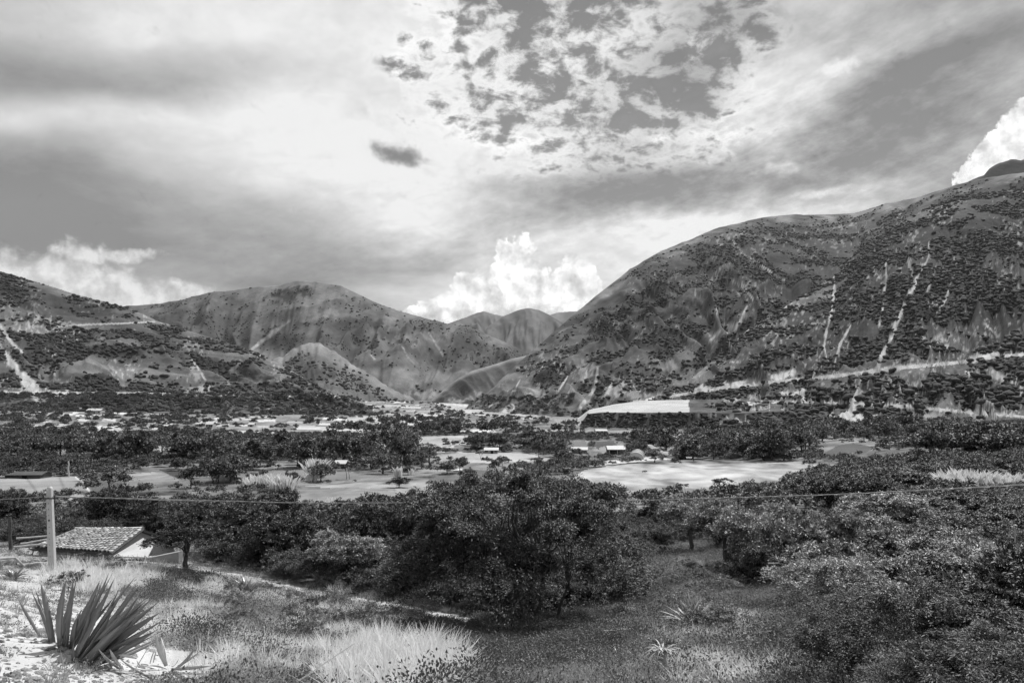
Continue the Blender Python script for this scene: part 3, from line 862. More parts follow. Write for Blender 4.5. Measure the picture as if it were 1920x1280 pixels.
# terrace of the river: flat field on a cut bank
bl_edge = [(1060, 806), (1085, 800), (1102, 776), (1130, 773), (1200, 774), (1300, 773), (1380, 775), (1460, 772), (1540, 768), (1620, 770)]


def tone_bluff(V, S, px, py):
    T = 0.07 + 0.07 * fbm(px / 14, py / 10, 4, 95) + 0.10 * sstep(fbm(px / 9, py / 30, 3, 96), 0.08, 0.2) * (S < 1)
    top = np.where(px < 1292 + 8 * fbm(py / 4, px / 9, 2, 4), .34 + 0.05 * fbm(px / 30, py / 4, 3, 97), .12 + 0.1 * fbm(px / 18, py / 5, 3, 99))
    T = np.where(S >= 1.02, top, T)
    return chute(patches(T, px, py, [(1395, 760, 40, 10, 0, .34, .9), (1375, 795, 22, 16, 0, .26, .7), (1480, 780, 60, 8, 0, .2, .6)]), px, py, [[(1140, 776, 1), (1139, 795, 3), (1137, 806, 5)], [(1362, 780, 3), (1372, 800, 6)], [(1398, 784, 2), (1402, 802, 5)], [(1118, 785, 1), (1116, 800, 3)]], 0.30)


us = np.arange(1060, 1620, 1.9)
SHEETS['bluff'] = sheet('river_terrace', us, [
    ([(1060, 812), (1620, 812)], [(1060, 560), (1300, 540), (1620, 500)]),
    (bl_edge, [(1060, 570), (1300, 556), (1620, 520)]),
    ([(1060, 800), (1105, 768), (1150, 758), (1200, 751), (1300, 749), (1450, 750), (1620, 750)], [(1060, 640), (1200, 740), (1620, 660)])],
    [34, 26], lambda V, S, us: (3.2 * ridged(us[None] / 12, S * 0.6, 3, 98) * np.clip(1 - np.abs(S - 0.5) * 2, 0, 1)) + 0.25 * fbm(V[..., 0] * .1, V[..., 1] * .1, 3, 2), tone_bluff, M['mountain'])

ALLV = np.concatenate(BVH_V).astype(float)
ALLF = np.concatenate(BVH_F)
BVH = BVHTree.FromPolygons([tuple(v) for v in ALLV.tolist()], ALLF.tolist())


def hit(px, py):
    """point of the terrain seen at a photo pixel"""
    d = Vector(pdir(px, py)).normalized()
    loc, n, i, dist = BVH.ray_cast(Vector((0, 0, 0)), d)
    return loc, n


def drop(x, y):
    """top of the terrain at x, y"""
    loc, n, i, dist = BVH.ray_cast(Vector((x, y, 3000)), Vector((0, 0, -1)))
    return loc, n



# ------------------------------------------------------------------ plant materials
M['leaf_dark'] = mat('foliage_dark', 0.038, 0.5, 0.35, vary=0.35, vscale=2.5, trans=0.18, rand=0.2, lv=True)
M['leaf_mid'] = mat('foliage_mid', 0.070, 0.5, 0.35, vary=0.4, vscale=2.5, trans=0.25, rand=0.25, lv=True)
M['leaf_glossy'] = mat('foliage_glossy', 0.18, 0.45, 0.45, vary=0.45, vscale=1.8, trans=0.22, rand=0.2, lv=True)
M['leaf_far'] = mat('foliage_far', 0.08, 0.55, 0.3, vary=0.35, vscale=0.5, trans=0.15, rand=0.45, lv=True)
M['scrub'] = mat('hillside_scrub', 0.030, 0.8, 0.15, vary=0.3, vscale=0.4, bump=0.5, bscale=1.6)
M['weed'] = mat('weed_leaf', 0.20, 0.5, 0.4, vary=0.4, vscale=3, trans=0.3)
M['weed_dark'] = mat('weed_leaf_dark', 0.07, 0.5, 0.4, vary=0.4, vscale=3, trans=0.25)
M['straw'] = mat('dry_grass', 0.72, 0.7, 0.3, vary=0.3, vscale=2, trans=0.35)
M['reed'] = mat('reed_blade', 0.62, 0.6, 0.3, vary=0.25, vscale=0.6, trans=0.3)
M['bark'] = mat('bark', 0.07, 0.9, 0.15, bump=0.03, bscale=14, vary=0.4, vscale=6)
M['agave'] = mat('agave_leaf', 0.16, 0.30, 0.7, vary=0.18, vscale=5)
M['agave_dry'] = mat('agave_dry_leaf', 0.50, 0.6, 0.3, vary=0.25, vscale=6)
M['stone'] = mat('stone', 0.36, 0.9, 0.2, bump=0.03, bscale=9, vary=0.25, vscale=5, rand=0.3)


def tube(pts, rad, sides=6):
    """tapered tube along points; returns verts, quads"""
    pts = np.asarray(pts, float); n = len(pts)
    tg = np.gradient(pts, axis=0); tg /= np.linalg.norm(tg, axis=1)[:, None] + 1e-9
    ref = np.where(np.abs(tg[:, 2:3]) > 0.9, np.array([[1.0, 0, 0]]), np.array([[0, 0, 1.0]]))
    a = np.cross(tg, ref); a /= np.linalg.norm(a, axis=1)[:, None] + 1e-9
    b = np.cross(tg, a)
    th = np.linspace(0, 2 * np.pi, sides, endpoint=False)
    V = pts[:, None] + (a[:, None] * np.cos(th)[None, :, None] + b[:, None] * np.sin(th)[None, :, None]) * np.asarray(rad, float)[:, None, None]
    i = np.arange(n - 1)[:, None] * sides; j = np.arange(sides)[None]; j2 = (j + 1) % sides
    F = np.stack([i + j, i + j2, i + sides + j2, i + sides + j], -1).reshape(-1, 4)
    cap = [[0, 1, 2, 3], [0, 3, 4, 5]] if sides == 6 else [[0, 1, 2, 3]]
    F = np.concatenate([F, np.array(cap), np.array(cap)[:, ::-1] + (n - 1) * sides])
    return V.reshape(-1, 3), F


def merge(parts):
    V, F, k = [], [], 0
    for v, f in parts:
        V.append(v); F.append(f + k); k += len(v)
    return np.concatenate(V), np.concatenate(F)


def leaves(cen, dirs, nrm, ln, wd, r, fold=True):
    """rhombic leaves: one quad each"""
    dirs = dirs / (np.linalg.norm(dirs, axis=1)[:, None] + 1e-9)
    s = np.cross(dirs, nrm); s /= np.linalg.norm(s, axis=1)[:, None] + 1e-9
    L = (ln * r.uniform(0.6, 1.25, len(cen)))[:, None]; Wd = (wd * r.uniform(0.7, 1.2, len(cen)))[:, None]
    u = np.cross(s, dirs)
    V = np.stack([cen - dirs * L / 2, cen + s * Wd / 2 + u * Wd * 0.12, cen + dirs * L / 2, cen - s * Wd / 2 + u * Wd * 0.12], 1)
    n = len(cen)
    return V.reshape(-1, 3), np.arange(n * 4).reshape(-1, 4)


def leaf_tone(n4, seed, per=100):
    r = np.random.default_rng(seed)
    m = n4 // 4
    cl = np.repeat(r.lognormal(0, .38, m // per + 1), per)[:m]
    return np.repeat(np.clip(r.lognormal(-0.15, 0.50, m) * cl, .2, 3.2), 4)


def crown(seed, H, rx, ry, cb, nclump, per, ln, wd, cr, flat=0.55, skirt=0.0, lump=0.3, shell=0.5, droop=0.15, lean=0.0, lobes=None, gap=0.0):
    """leaf clumps gathered on rounded lobes that fill the crown, with hollows between them"""
    r = np.random.default_rng(seed)
    hz = (H - cb) / 2
    n0 = lobes or max(7, int(nclump / 9))
    d = r.normal(size=(n0, 3)); d /= np.linalg.norm(d, axis=1)[:, None]
    d[d[:, 2] < -0.15, 2] *= 0.4
    f = shell + (1 - shell) * r.random(n0) ** 0.5
    lr = np.minimum(rx, hz * 1.3) * (2.3 / math.sqrt(n0)) * r.uniform(.5, 1.6, n0)
    f = f * (1 + lump * 1.6 * fbm(d[:, 0] * 1.7 + seed, d[:, 1] * 1.7 + d[:, 2] * 1.3, 3, seed % 50))
    C0 = d * f[:, None] * (np.array([rx, ry, hz]) - lr[:, None] * .55) + np.array([0, 0, cb + hz])
    li = r.integers(0, n0, nclump)
    e = r.normal(size=(nclump, 3)); e /= np.linalg.norm(e, axis=1)[:, None]
    e[:, 2] = np.where(e[:, 2] < -.2, -e[:, 2] * .6, e[:, 2])
    C = C0[li] + e * lr[li, None] * np.array([1, 1, .72]) * r.uniform(.72, 1.06, (nclump, 1))
    if skirt:
        q = np.hypot(C[:, 0] / rx, C[:, 1] / ry)
        C[:, 2] -= skirt * np.clip(q - 0.5, 0, 1) ** 1.3 * (C[:, 2] < cb + hz * 1.3)
    C[:, 0] += lean * C[:, 2]
    C[:, 2] = np.maximum(C[:, 2], cr * 0.4 + cb * .3 * (r.random(nclump)))
    n = nclump * per
    ci = np.repeat(np.arange(nclump), per)
    size = r.uniform(0.6, 1.3, nclump)[ci, None]
    off = r.normal(size=(n, 3)) * np.array([1, 1, flat]) * cr * 0.45 * size
    cen = C[ci] + off
    cen[:, 2] -= droop * (off[:, 0] ** 2 + off[:, 1] ** 2) / cr
    cen[:, 2] = np.maximum(cen[:, 2], 0.02)
    out = off + e[ci] * cr * .6
    dirs = out / (np.linalg.norm(out, axis=1)[:, None] + 1e-6) + r.normal(size=(n, 3)) * 0.5 + np.array([0, 0, -droop])
    nr = r.normal(size=(n, 3)) * 0.45 + np.array([0.1, 0.05, 0.9]) + e[ci] * 0.5
    return C, leaves(cen, dirs, nr, ln, wd, r)


def stems(seed, C, cb, trunks, r0, nlimb=16, thin=0.5, H=None):
    """trunks: list of ((x0,y0),(x1,y1,z1),radius) then limbs that reach to clump centres"""
    r = np.random.default_rng(seed + 7)
    parts = []
    for (x0, y0), top, rad in trunks:
        b = np.array([x0, y0, -0.25]); t = np.array(top, float)
        k = np.linspace(0, 1, 7)[:, None]
        p = b * (1 - k) + t * k + np.sin(k * np.pi) * np.array([r.normal() * .12, r.normal() * .12, 0]) * t[2] * .5
        p[1:-1] += r.normal(size=(5, 3)) * rad * 0.35
        parts.append(tube(p, rad * np.linspace(1.25, 0.72, 7)))
        sel = C[np.argsort(np.hypot(C[:, 0] - t[0], C[:, 1] - t[1]) * r.uniform(0.3, 1.6, len(C)))[:nlimb * 2]]
        for c in sel[r.permutation(len(sel))[:nlimb]]:
            k = np.linspace(0, 1, 6)[:, None]
            bow = np.array([0, 0, 1.0]) * np.linalg.norm(c - t) * 0.13
            p = t * (1 - k) + c * k + np.sin(k * np.pi) * bow
            p[1:-1] += r.normal(size=(4, 3)) * rad * 0.5
            parts.append(tube(p, rad * thin * np.linspace(0.9, 0.16, 6) * r.uniform(.5, 1), 4))
    return merge(parts)


PLANT = {}


def template(key, seed, H, rx, ry, cb, nclump, per, ln, wd, cr, leafmat, trunks=None, nlimb=10, **kw):
    C, (V, F) = crown(seed, H, rx, ry, cb, nclump, per, ln, wd, cr, **kw)
    trunks = trunks or [((0, 0), (0, 0, cb + 0.15 * H), 0.035 * H)]
    tv, tf = stems(seed, C, cb, trunks, 0, nlimb)
    PLANT[key] = (make_mesh(key + '_crown', V, F, M[leafmat], False, {'lv': leaf_tone(len(V), seed)}), make_mesh(key + '_trunk', tv, tf, M['bark'], True), H, rx)


# small far kinds used for the valley trees
for k, (sd, H, rx, cb, mt) in enumerate([(1, 6, 3.6, .4, 'leaf_far'), (2, 7, 3.4, .7, 'leaf_far'), (3, 5, 3.3, .1, 'leaf_far'), (4, 6.5, 4.4, .9, 'leaf_far'), (5, 8, 3.2, .4, 'leaf_far')]):
    template('valley%d' % k, sd, H, rx, rx * .95, cb, 90, 30, .55, .32, .8, mt, nlimb=5, lump=.42, shell=.55, flat=.6, lobes=11)
template('spindly', 9, 9, 1.7, 1.7, 3.0, 26, 26, .55, .3, .8, 'leaf_far', nlimb=6, lump=.5, flat=.5)
template('umbrella', 10, 5, 4.4, 3.6, 3.2, 46, 40, .45, .25, .8, 'leaf_far', nlimb=12, flat=.3, lump=.4, trunks=[((0, 0), (-.5, 0, 2.6), .16), ((1.6, 0), (1.1, 0, 2.9), .12)])
template('hedge', 12, 2.2, 1.8, 1.6, .1, 34, 30, .34, .2, .6, 'leaf_far', nlimb=4, lump=.4)
# middle distance
template('leafy0', 21, 4.6, 2.9, 2.6, .1, 230, 100, .16, .085, .34, 'leaf_mid', nlimb=14, lump=.35)
template('leafy1', 22, 4.2, 2.6, 2.6, .0, 230, 100, .15, .08, .34, 'leaf_dark', nlimb=14, lump=.35)
template('shady', 23, 3.9, 2.5, 2.1, 1.35, 190, 100, .14, .075, .32, 'leaf_dark', nlimb=16, lump=.3, shell=.45, trunks=[((0, 0), (.05, 0, 1.3), .14), ((.55, .1), (.2, 0, 1.5), .08)])
template('bright0', 24, 4.6, 2.8, 2.6, 1.25, 260, 100, .17, .075, .34, 'leaf_glossy', nlimb=12, lump=.35, shell=.5)
template('bright1', 25, 4.0, 2.7, 2.4, .3, 220, 100, .16, .075, .34, 'leaf_glossy', nlimb=12, lump=.45, shell=.55)
template('shrub', 26, 1.7, 1.3, 1.2, .1, 60, 70, .10, .055, .26, 'leaf_mid', nlimb=6, lump=.4)
# near: feathery bushes by the road
template('feather0', 31, 3.4, 2.1, 2.0, .75, 420, 110, .09, .030, .24, 'leaf_mid', nlimb=24, flat=.4, lump=.4, shell=.5, droop=.35, lobes=20)
template('feather1', 32, 3.0, 2.0, 1.9, .7, 400, 110, .075, .025, .24, 'leaf_mid', nlimb=24, flat=.4, lump=.45, shell=.5, droop=.35, lobes=18)

template('feather2', 33, 3.2, 2.1, 2.0, .8, 300, 120, .12, .05, .26, 'leaf_dark', nlimb=24, flat=.4, lump=.45, shell=.5, droop=.3, lobes=16)
template('feather3', 34, 3.0, 2.0, 2.0, .6, 340, 120, .10, .034, .25, 'leaf_glossy', nlimb=24, flat=.4, lump=.45, shell=.5, droop=.3, lobes=18)


def plant(key, name, px, py, hpx, wpx=None, label=None, cat='tree', group=None, loc=None, sink=0.0):
    cr, tr_, H, rx = PLANT[key]
    if loc is None:
        loc, _ = hit(px, py)
        if loc is None: return None
    dist = loc.y
    s = hpx * dist / FPX / H
    sw = (wpx / 2 * dist / FPX / rx) if wpx else s * random.uniform(.9, 1.15)
    o = empty(name, (loc.x, loc.y, loc.z - sink), random.uniform(-0.5, 0.5) if key in ('umbrella',) else random.uniform(0, 6.28))
    o.scale = (sw, sw, s)
    tag(o, label, cat, group)
    link('crown', cr, o); link('trunk', tr_, o)
    return o


# ------------------------------------------------------------------ scatter helper: points of one mesh that carry instances (only for growth nobody could count)
def scatter(name, pts, scl, mesh, label=None, flatten=1.0, tilt=0.15, cat=None):
    pts = np.asarray(pts, float)
    if not len(pts): return
    me = bpy.data.meshes.new(name)
    me.vertices.add(len(pts)); me.vertices.foreach_set('co', pts.astype(np.float32).ravel())
    at = me.attributes.new('scl', 'FLOAT', 'POINT'); at.data.foreach_set('value', np.asarray(scl, np.float32))
    at = me.attributes.new('rot', 'FLOAT_VECTOR', 'POINT')
    rv = np.stack([rng.normal(0, tilt, len(pts)), rng.normal(0, tilt, len(pts)), rng.uniform(0, 6.28, len(pts))], -1)
    at.data.foreach_set('vector', rv.astype(np.float32).ravel())
    me.update()
    o = link(name, me)
    src = bpy.data.objects.new(name + '_source', mesh)
    g = bpy.data.node_groups.new(name, 'GeometryNodeTree')
    g.interface.new_socket('Geometry', in_out='INPUT', socket_type='NodeSocketGeometry')
    g.interface.new_socket('Geometry', in_out='OUTPUT', socket_type='NodeSocketGeometry')
    gi, go = g.nodes.new('NodeGroupInput'), g.nodes.new('NodeGroupOutput')
    iop = g.nodes.new('GeometryNodeInstanceOnPoints')
    oi = g.nodes.new('GeometryNodeObjectInfo'); oi.inputs['Object'].default_value = src
    a1 = g.nodes.new('GeometryNodeInputNamedAttribute'); a1.data_type = 'FLOAT'; a1.inputs['Name'].default_value = 'scl'
    a2 = g.nodes.new('GeometryNodeInputNamedAttribute'); a2.data_type = 'FLOAT_VECTOR'; a2.inputs['Name'].default_value = 'rot'
    cb_ = g.nodes.new('ShaderNodeCombineXYZ'); mz = g.nodes.new('ShaderNodeMath'); mz.operation = 'MULTIPLY'; mz.inputs[1].default_value = flatten
    g.links.new(gi.outputs[0], iop.inputs['Points']); g.links.new(oi.outputs['Geometry'], iop.inputs['Instance'])
    g.links.new(a1.outputs[0], cb_.inputs[0]); g.links.new(a1.outputs[0], cb_.inputs[1]); g.links.new(a1.outputs[0], mz.inputs[0]); g.links.new(mz.outputs[0], cb_.inputs[2])
    g.links.new(cb_.outputs[0], iop.inputs['Scale'])
    g.links.new(a2.outputs[0], iop.inputs['Rotation'])
    g.links.new(iop.outputs[0], go.inputs[0])
    md = o.modifiers.new('growth', 'NODES'); md.node_group = g
    tag(o, label, cat, kind='stuff')
    return o


def lump_mesh(name, seed, sub=2, material=None, amp=0.4, flat=0.75):
    import bmesh
    bm = bmesh.new(); bmesh.ops.create_icosphere(bm, subdivisions=sub, radius=1)
    me = bpy.data.meshes.new(name); bm.to_mesh(me); bm.free()
    co = np.zeros(len(me.vertices) * 3, np.float32); me.vertices.foreach_get('co', co); co = co.reshape(-1, 3)
    d = co.copy()
    k = 1 + amp * 2 * fbm(d[:, 0] * 1.6 + seed, d[:, 1] * 1.6 + 1.7 * d[:, 2], 3, seed)
    co = d * k[:, None] * np.array([1, 1, flat]); co[:, 2] += 0.35
    me.vertices.foreach_set('co', co.astype(np.float32).ravel()); me.materials.append(material); me.update()
    return me


def sample_sheet(sh, n, maxtone, smax, seed, accept=None):
    """points spread evenly over a sheet's area, kept off the bare soil"""
    o, V, S, px, py, T = sh
    r = np.random.default_rng(seed)
    a = V[:-1, :-1]; b = V[:-1, 1:]; c = V[1:, :-1]
    area = np.linalg.norm(np.cross(b - a, c - a), axis=-1)
    area = area * (S[:-1, :1] < smax)
    cum = np.cumsum(area.ravel()); k = np.searchsorted(cum, r.random(n) * cum[-1])
    i, j = np.unravel_index(k, area.shape)
    u, v = r.random(n)[:, None], r.random(n)[:, None]
    p = a[i, j] + (b[i, j] - a[i, j]) * u + (c[i, j] - a[i, j]) * v
    keep = r.random(n) < np.clip((maxtone - T[i, j]) / (maxtone * 0.35), 0.0, 1)
    if accept is not None: keep &= accept(p, px[i, j], py[i, j], r)
    return p[keep], px[i, j][keep], py[i, j][keep]


def clumpy(p, px, py, r):
    return r.random(len(p)) < sstep(fbm(p[:, 0] * .02, p[:, 1] * .02, 4, 14), -0.16, 0.12)


BUSH = [lump_mesh('hill_bush%d' % i, i + 3, 2, M['scrub']) for i in range(2)]
for key, n, mt, smax, szs in [('spur', 60000, .15, 3, (.7, 3.6)), ('rear', 60000, .12, 3, (.8, 3.6)), ('left', 26000, .15, 3, (.9, 3.8)), ('bluff', 500, .12, 1, (1, 2)), ('mid', 12000, .12, 2, (2.2, 5.0)), ('foot', 2500, .12, 1, (2, 5))]:
    def acc(p, px, py, r, key=key):
        ok = clumpy(p, px, py, r)
        if key == 'rear': ok &= (py - interp(rear_crest, px)) > 2 + 34 * r.random(len(p))
        if key == 'mid': ok &= r.random(len(p)) < 0.5
        if key == 'spur':
            for rd in (ROAD_R, TRACK_R):
                d, _ = poly_dist(px, py, rd); ok &= d > 4.5
        if key == 'left':
            d, _ = poly_dist(px, py, ROAD_L); ok &= d > 3
        return ok
    p, _, _ = sample_sheet(SHEETS[key], n, mt, smax, 5, acc)
    sc = rng.uniform(0, 1, len(p)) ** 3.0 * (szs[1] - szs[0]) + szs[0]
    h = len(p) // 2
    scatter('hillside_shrubs', p[:h], sc[:h], BUSH[0], 'dark shrubs growing thickly over the dry mountain slope', .8)
    scatter('hillside_shrubs', p[h:], sc[h:], BUSH[1], 'dark shrubs growing thickly over the dry mountain slope', .8)

# ------------------------------------------------------------------ trees of the valley floor
def fid_at(px, py):
    for i, (pl, a, mo) in enumerate(FIELDS):
        if inside(np.array([px]), np.array([py]), pl)[0]: return i
    return -1


# hand-placed: kind, foot x, foot y, height px, width px, label
VALLEY = [
    ('valley3', 204, 925, 50, 84, 'dark spreading tree standing alone between the pale field and the grey field'),
    ('valley0', 358, 915, 42, 52, 'round dark tree with its shadow at the right end of the mottled field'),
    ('valley2', 602, 902, 33, 50, 'dark round bush beside the tallest pale reeds'),
    ('valley2', 548, 911, 26, 32, 'small dark ball-shaped bush right of the long reed bed'),
    ('valley4', 493, 895, 18, 20, 'small dark tree behind the long reed bed'),
    ('umbrella', 650, 898, 28, 30, 'small open tree with a straight trunk and a pool of shadow in the grey field'),
    ('valley4', 718, 888, 48, 48, 'tall black conical tree behind the trodden field'),
    ('valley1', 695, 878, 42, 38, 'dark round tree left of the black conical tree'),
    ('valley4', 752, 868, 60, 40, 'tall bright-topped tree behind the conical tree'),
    ('valley2', 765, 890, 16, 30, 'low soft bush just right of the thin reeds'),
    ('valley2', 762, 884, 30, 18, 'narrow grey bush between two tufts of thin reeds'),
    ('spindly', 806, 872, 42, 18, 'slender tree with bare stem rising above the pale strip'),
    ('valley1', 790, 878, 34, 26, 'small dark tree at the foot of the slender bare-stemmed tree'),
    ('valley2', 838, 888, 22, 46, 'wide grey-green bush left of the river plain track'),
    ('valley1', 862, 886, 28, 26, 'taller round tree touching the wide grey bush'),
    ('valley2', 876, 898, 20, 26, 'dark spiky bush just above the left shoulder of the big tree'),
    ('umbrella', 901, 860, 14, 22, 'little umbrella tree alone in the pale strip of stubble'),
    ('valley2', 928, 880, 18, 22, 'dark bush behind the top of the big tree'),
    ('valley1', 942, 873, 14, 14, 'small tree right behind the dark bush above the big tree'),
    ('valley2', 1055, 868, 26, 36, 'black bush at the corner of the large pale field'),
    ('valley0', 930, 828, 14, 26, 'dark domed tree at the end of the pale strip'),
    ('valley2', 1010, 858, 34, 30, 'dark bush pair in the hedge left of the white-roofed shed'),
    ('umbrella', 1352, 924, 28, 52, 'flat-topped thorn tree with two stems at the near edge of the pale field'),
    ('umbrella', 1280, 924, 18, 30, 'small thorn tree left of the two-stemmed thorn tree'),
    ('valley2', 1370, 936, 22, 50, 'grey bush right below the two-stemmed thorn tree'),
    ('valley0', 1424, 934, 24, 32, 'rounded bush at the near edge of the pale field'),
    ('valley2', 1462, 936, 26, 60, 'wide bush at the near edge of the pale field beside the hedge'),
    ('valley4', 1718, 853, 40, 50, 'soft round tree with visible trunk above the green ridge plot'),
    ('valley3', 1662, 834, 46, 60, 'large dark tree below the white scree fan'),
    ('valley2', 748, 914, 20, 44, 'low dark dome-shaped bush on the scrubby strip above the smooth field'),
    ('valley1', 1228, 866, 24, 30, 'pale-leaved small tree beside the plastic greenhouses'),
    ('valley1', 1265, 864, 20, 22, 'small round tree at the top edge of the pale field'),
    ('valley0', 1300, 864, 22, 26, 'second small round tree along the top edge of the pale field')]
VG = 'trees and bushes of the valley floor'
for k, px, py, h, w, lb in VALLEY:
    plant(k, 'valley_tree', px, py, h, w, lb, group=VG)

# groves: photo outline, number, height in metres, label
GROVES = [
    ([(0, 866), (190, 864), (190, 845), (0, 840)], 30, (5, 7.5), 'tree in the dark left grove above the pale field'),
    ([(190, 868), (440, 868), (440, 846), (190, 846)], 28, (5.5, 8), 'tree in the tall dark row left of the valley centre'),
    ([(430, 882), (640, 876), (640, 850), (430, 850)], 24, (5, 8), 'tree in the broken grove above the reeds'),
    ([(640, 872), (800, 862), (800, 830), (640, 840)], 16, (6, 9), 'tree in the loose grove left of the pale strips'),
    ([(0, 888), (200, 884), (200, 868), (0, 868)], 18, (3, 4.5), 'low tree in the thicket behind the adobe shed'),
    ([(240, 884), (440, 884), (440, 872), (240, 872)], 6, (2.5, 4), 'bush at the foot of the tall dark row'),
    ([(0, 842), (700, 838), (700, 820), (0, 820)], 50, (3.5, 6), 'tree on the wooded flat in the left middle distance'),
    ([(860, 852), (1060, 860), (1060, 838), (880, 836)], 22, (5, 7.5), 'tree in the grove behind the umbrella tree'),
    ([(1400, 866), (1540, 864), (1540, 840), (1400, 845)], 16, (5, 8), 'tree in the dark hedge on the far edge of the pale field'),
    ([(1180, 862), (1400, 862), (1400, 840), (1180, 840)], 22, (4.5, 7.5), 'tree in the bright-topped hedge behind the pale field'),
    ([(1170, 840), (1560, 840), (1560, 812), (1170, 815)], 46, (5, 8), 'tree in the wood below the river terrace'),
    ([(1560, 832), (1800, 822), (1800, 806), (1560, 812)], 20, (5, 8), 'tree at the foot of the scree slope'),
    ([(1740, 862), (1960, 858), (1960, 830), (1740, 832)], 24, (5, 7), 'tree in the dark grove under the pale slope'),
    ([(780, 818), (1180, 818), (1180, 800), (780, 804)], 40, (5, 7.5), 'tree in the line across the middle of the valley'),
    ([(380, 912), (470, 905), (450, 884), (390, 884)], 7, (4, 6), 'tree in the small clump right of the mottled field'),
    ([(1450, 812), (1700, 812), (1700, 800), (1450, 800)], 18, (5, 8), 'tree at the foot of the right-hand slope'),
    ([(600, 830), (860, 815), (860, 790), (600, 800)], 40, (5, 7), 'tree among the far plots')]
gr = np.random.default_rng(44)
cand = []
for gi_, (pl, n, hh, lb) in enumerate(GROVES):
    xs = [p[0] for p in pl]; ys = [p[1] for p in pl]; c = 0
    while c < n:
        x, y = gr.uniform(min(xs), max(xs)), gr.uniform(min(ys), max(ys))
        if not inside(np.array([x]), np.array([y]), pl)[0]: continue
        c += 1
        if fid_at(x, y) >= 0: continue
        l, _ = hit(x, y)
        if l is None or l.y > 1200: continue
        cand.append((l.y, l, x, y, gr.uniform(*hh), lb))
cand.sort(key=lambda q: q[0])
ONES = ['first', 'second', 'third', 'fourth', 'fifth', 'sixth', 'seventh', 'eighth', 'ninth', 'tenth', 'eleventh', 'twelfth', 'thirteenth', 'fourteenth', 'fifteenth', 'sixteenth', 'seventeenth', 'eighteenth', 'nineteenth']
TENS = ['', '', 'twent', 'thirt', 'fort', 'fift', 'sixt', 'sevent', 'eight', 'ninet']


def ordinal(k):
    if k < 20: return ONES[k - 1]
    return TENS[k // 10] + ('ieth' if k % 10 == 0 else 'y-' + ONES[k % 10 - 1])


rank = {}
for lb in set(q[5] for q in cand):
    for n_, q in enumerate(sorted([q for q in cand[:262] if q[5] == lb], key=lambda q: q[2])): rank[id(q[1])] = n_ + 1
far_pts, far_s = [], []
for i, (D, l, x, y, h, lb) in enumerate(cand):
    if i < 262:
        k = 'valley%d' % gr.integers(0, 5)
        H = PLANT[k][2]
        wd_ = gr.uniform(.95, 1.35)
        look = ('tall ' if h > 7 else 'low ' if h < 4.6 else '') + ('spreading ' if wd_ > 1.25 else 'narrow ' if wd_ < 1.02 else 'round ')
        lb2 = look + lb.split(' ', 1)[0].replace('low', '').strip() + ', ' + ordinal(rank[id(l)]) + ' from the left ' + lb.split(' ', 1)[1] if not lb.startswith('low') else look + 'tree, ' + ordinal(rank[id(l)]) + ' from the left ' + lb.split(' ', 2)[2]
        if len(lb2.split()) > 16: lb2 = lb2.split(' ', 1)[1] if look.startswith(('tall', 'low')) else lb2
        if len(lb2.split()) > 16: lb2 = lb2.split(' ', 1)[1]
        if len(lb2.split()) > 16: lb2 = lb2.replace('from the left', 'from left')
        plant(k, 'valley_tree', x, y, h * FPX / l.y, h * FPX / l.y * wd_, lb2, group=lb.replace('tree in', 'trees of').replace('tree on', 'trees of').replace('tree at', 'trees at').replace('tree among', 'trees among'), loc=l, sink=.3)
    else:
        far_pts.append(tuple(l)); far_s.append(h / 6.0)
# scattered far trees and hedges all over the flat, as one mass
o_, V_, = None, None
r2 = np.random.default_rng(70)
n = 0
while n < 17000:
    x = r2.uniform(-480, 2250); y = 742 + (905 - 742) * r2.random() ** 1.7
    n += 1
    if fid_at(x, y) >= 0 or (x > 1075 and y < 803) or (x > 1700 and y < 800): continue
    e = fbm(np.array([x / 60]), np.array([y / 9]), 3, 77)[0]
    e2 = (np.interp(y, [742, 790, 830, 870, 905], [1, 1, .9, .45, .22]))
    if e < (-0.12 if y < 815 else -0.03) or r2.random() > e2: continue
    if terr[min(max(np.searchsorted(-gpy[3:, 400], -y) + 3, 3), gpy.shape[0] - 1), min(np.searchsorted(gu, x), len(gu) - 1)] > 0 and r2.random() < .8: continue
    l, nn = hit(x, y)
    if l is None or l.y > 1500: continue
    far_pts.append(tuple(l)); far_s.append(r2.uniform(.15, .62) * (1.3 if y < 800 else 1) * (0.6 if y > 840 else 1))
far_pts = np.array(far_pts); far_s = np.array(far_s)
lo_mesh = []
for k in range(2):
    C, (V, F) = crown(60 + k, 5.5, 3.3, 3.1, .3, 40, 20, .9, .55, .8, lump=.4, shell=.6)
    lo_mesh.append(make_mesh('far_crown%d' % k, V, F, M['leaf_far'], False, {'lv': leaf_tone(len(V), k)}))
h = len(far_pts) // 2
scatter('distant_trees', far_pts[:h], far_s[:h], lo_mesh[0], 'distant dark trees and hedges spread over the valley floor', tilt=.03)
scatter('distant_trees', far_pts[h:], far_s[h:], lo_mesh[1], 'distant dark trees and hedges spread over the valley floor', tilt=.03)

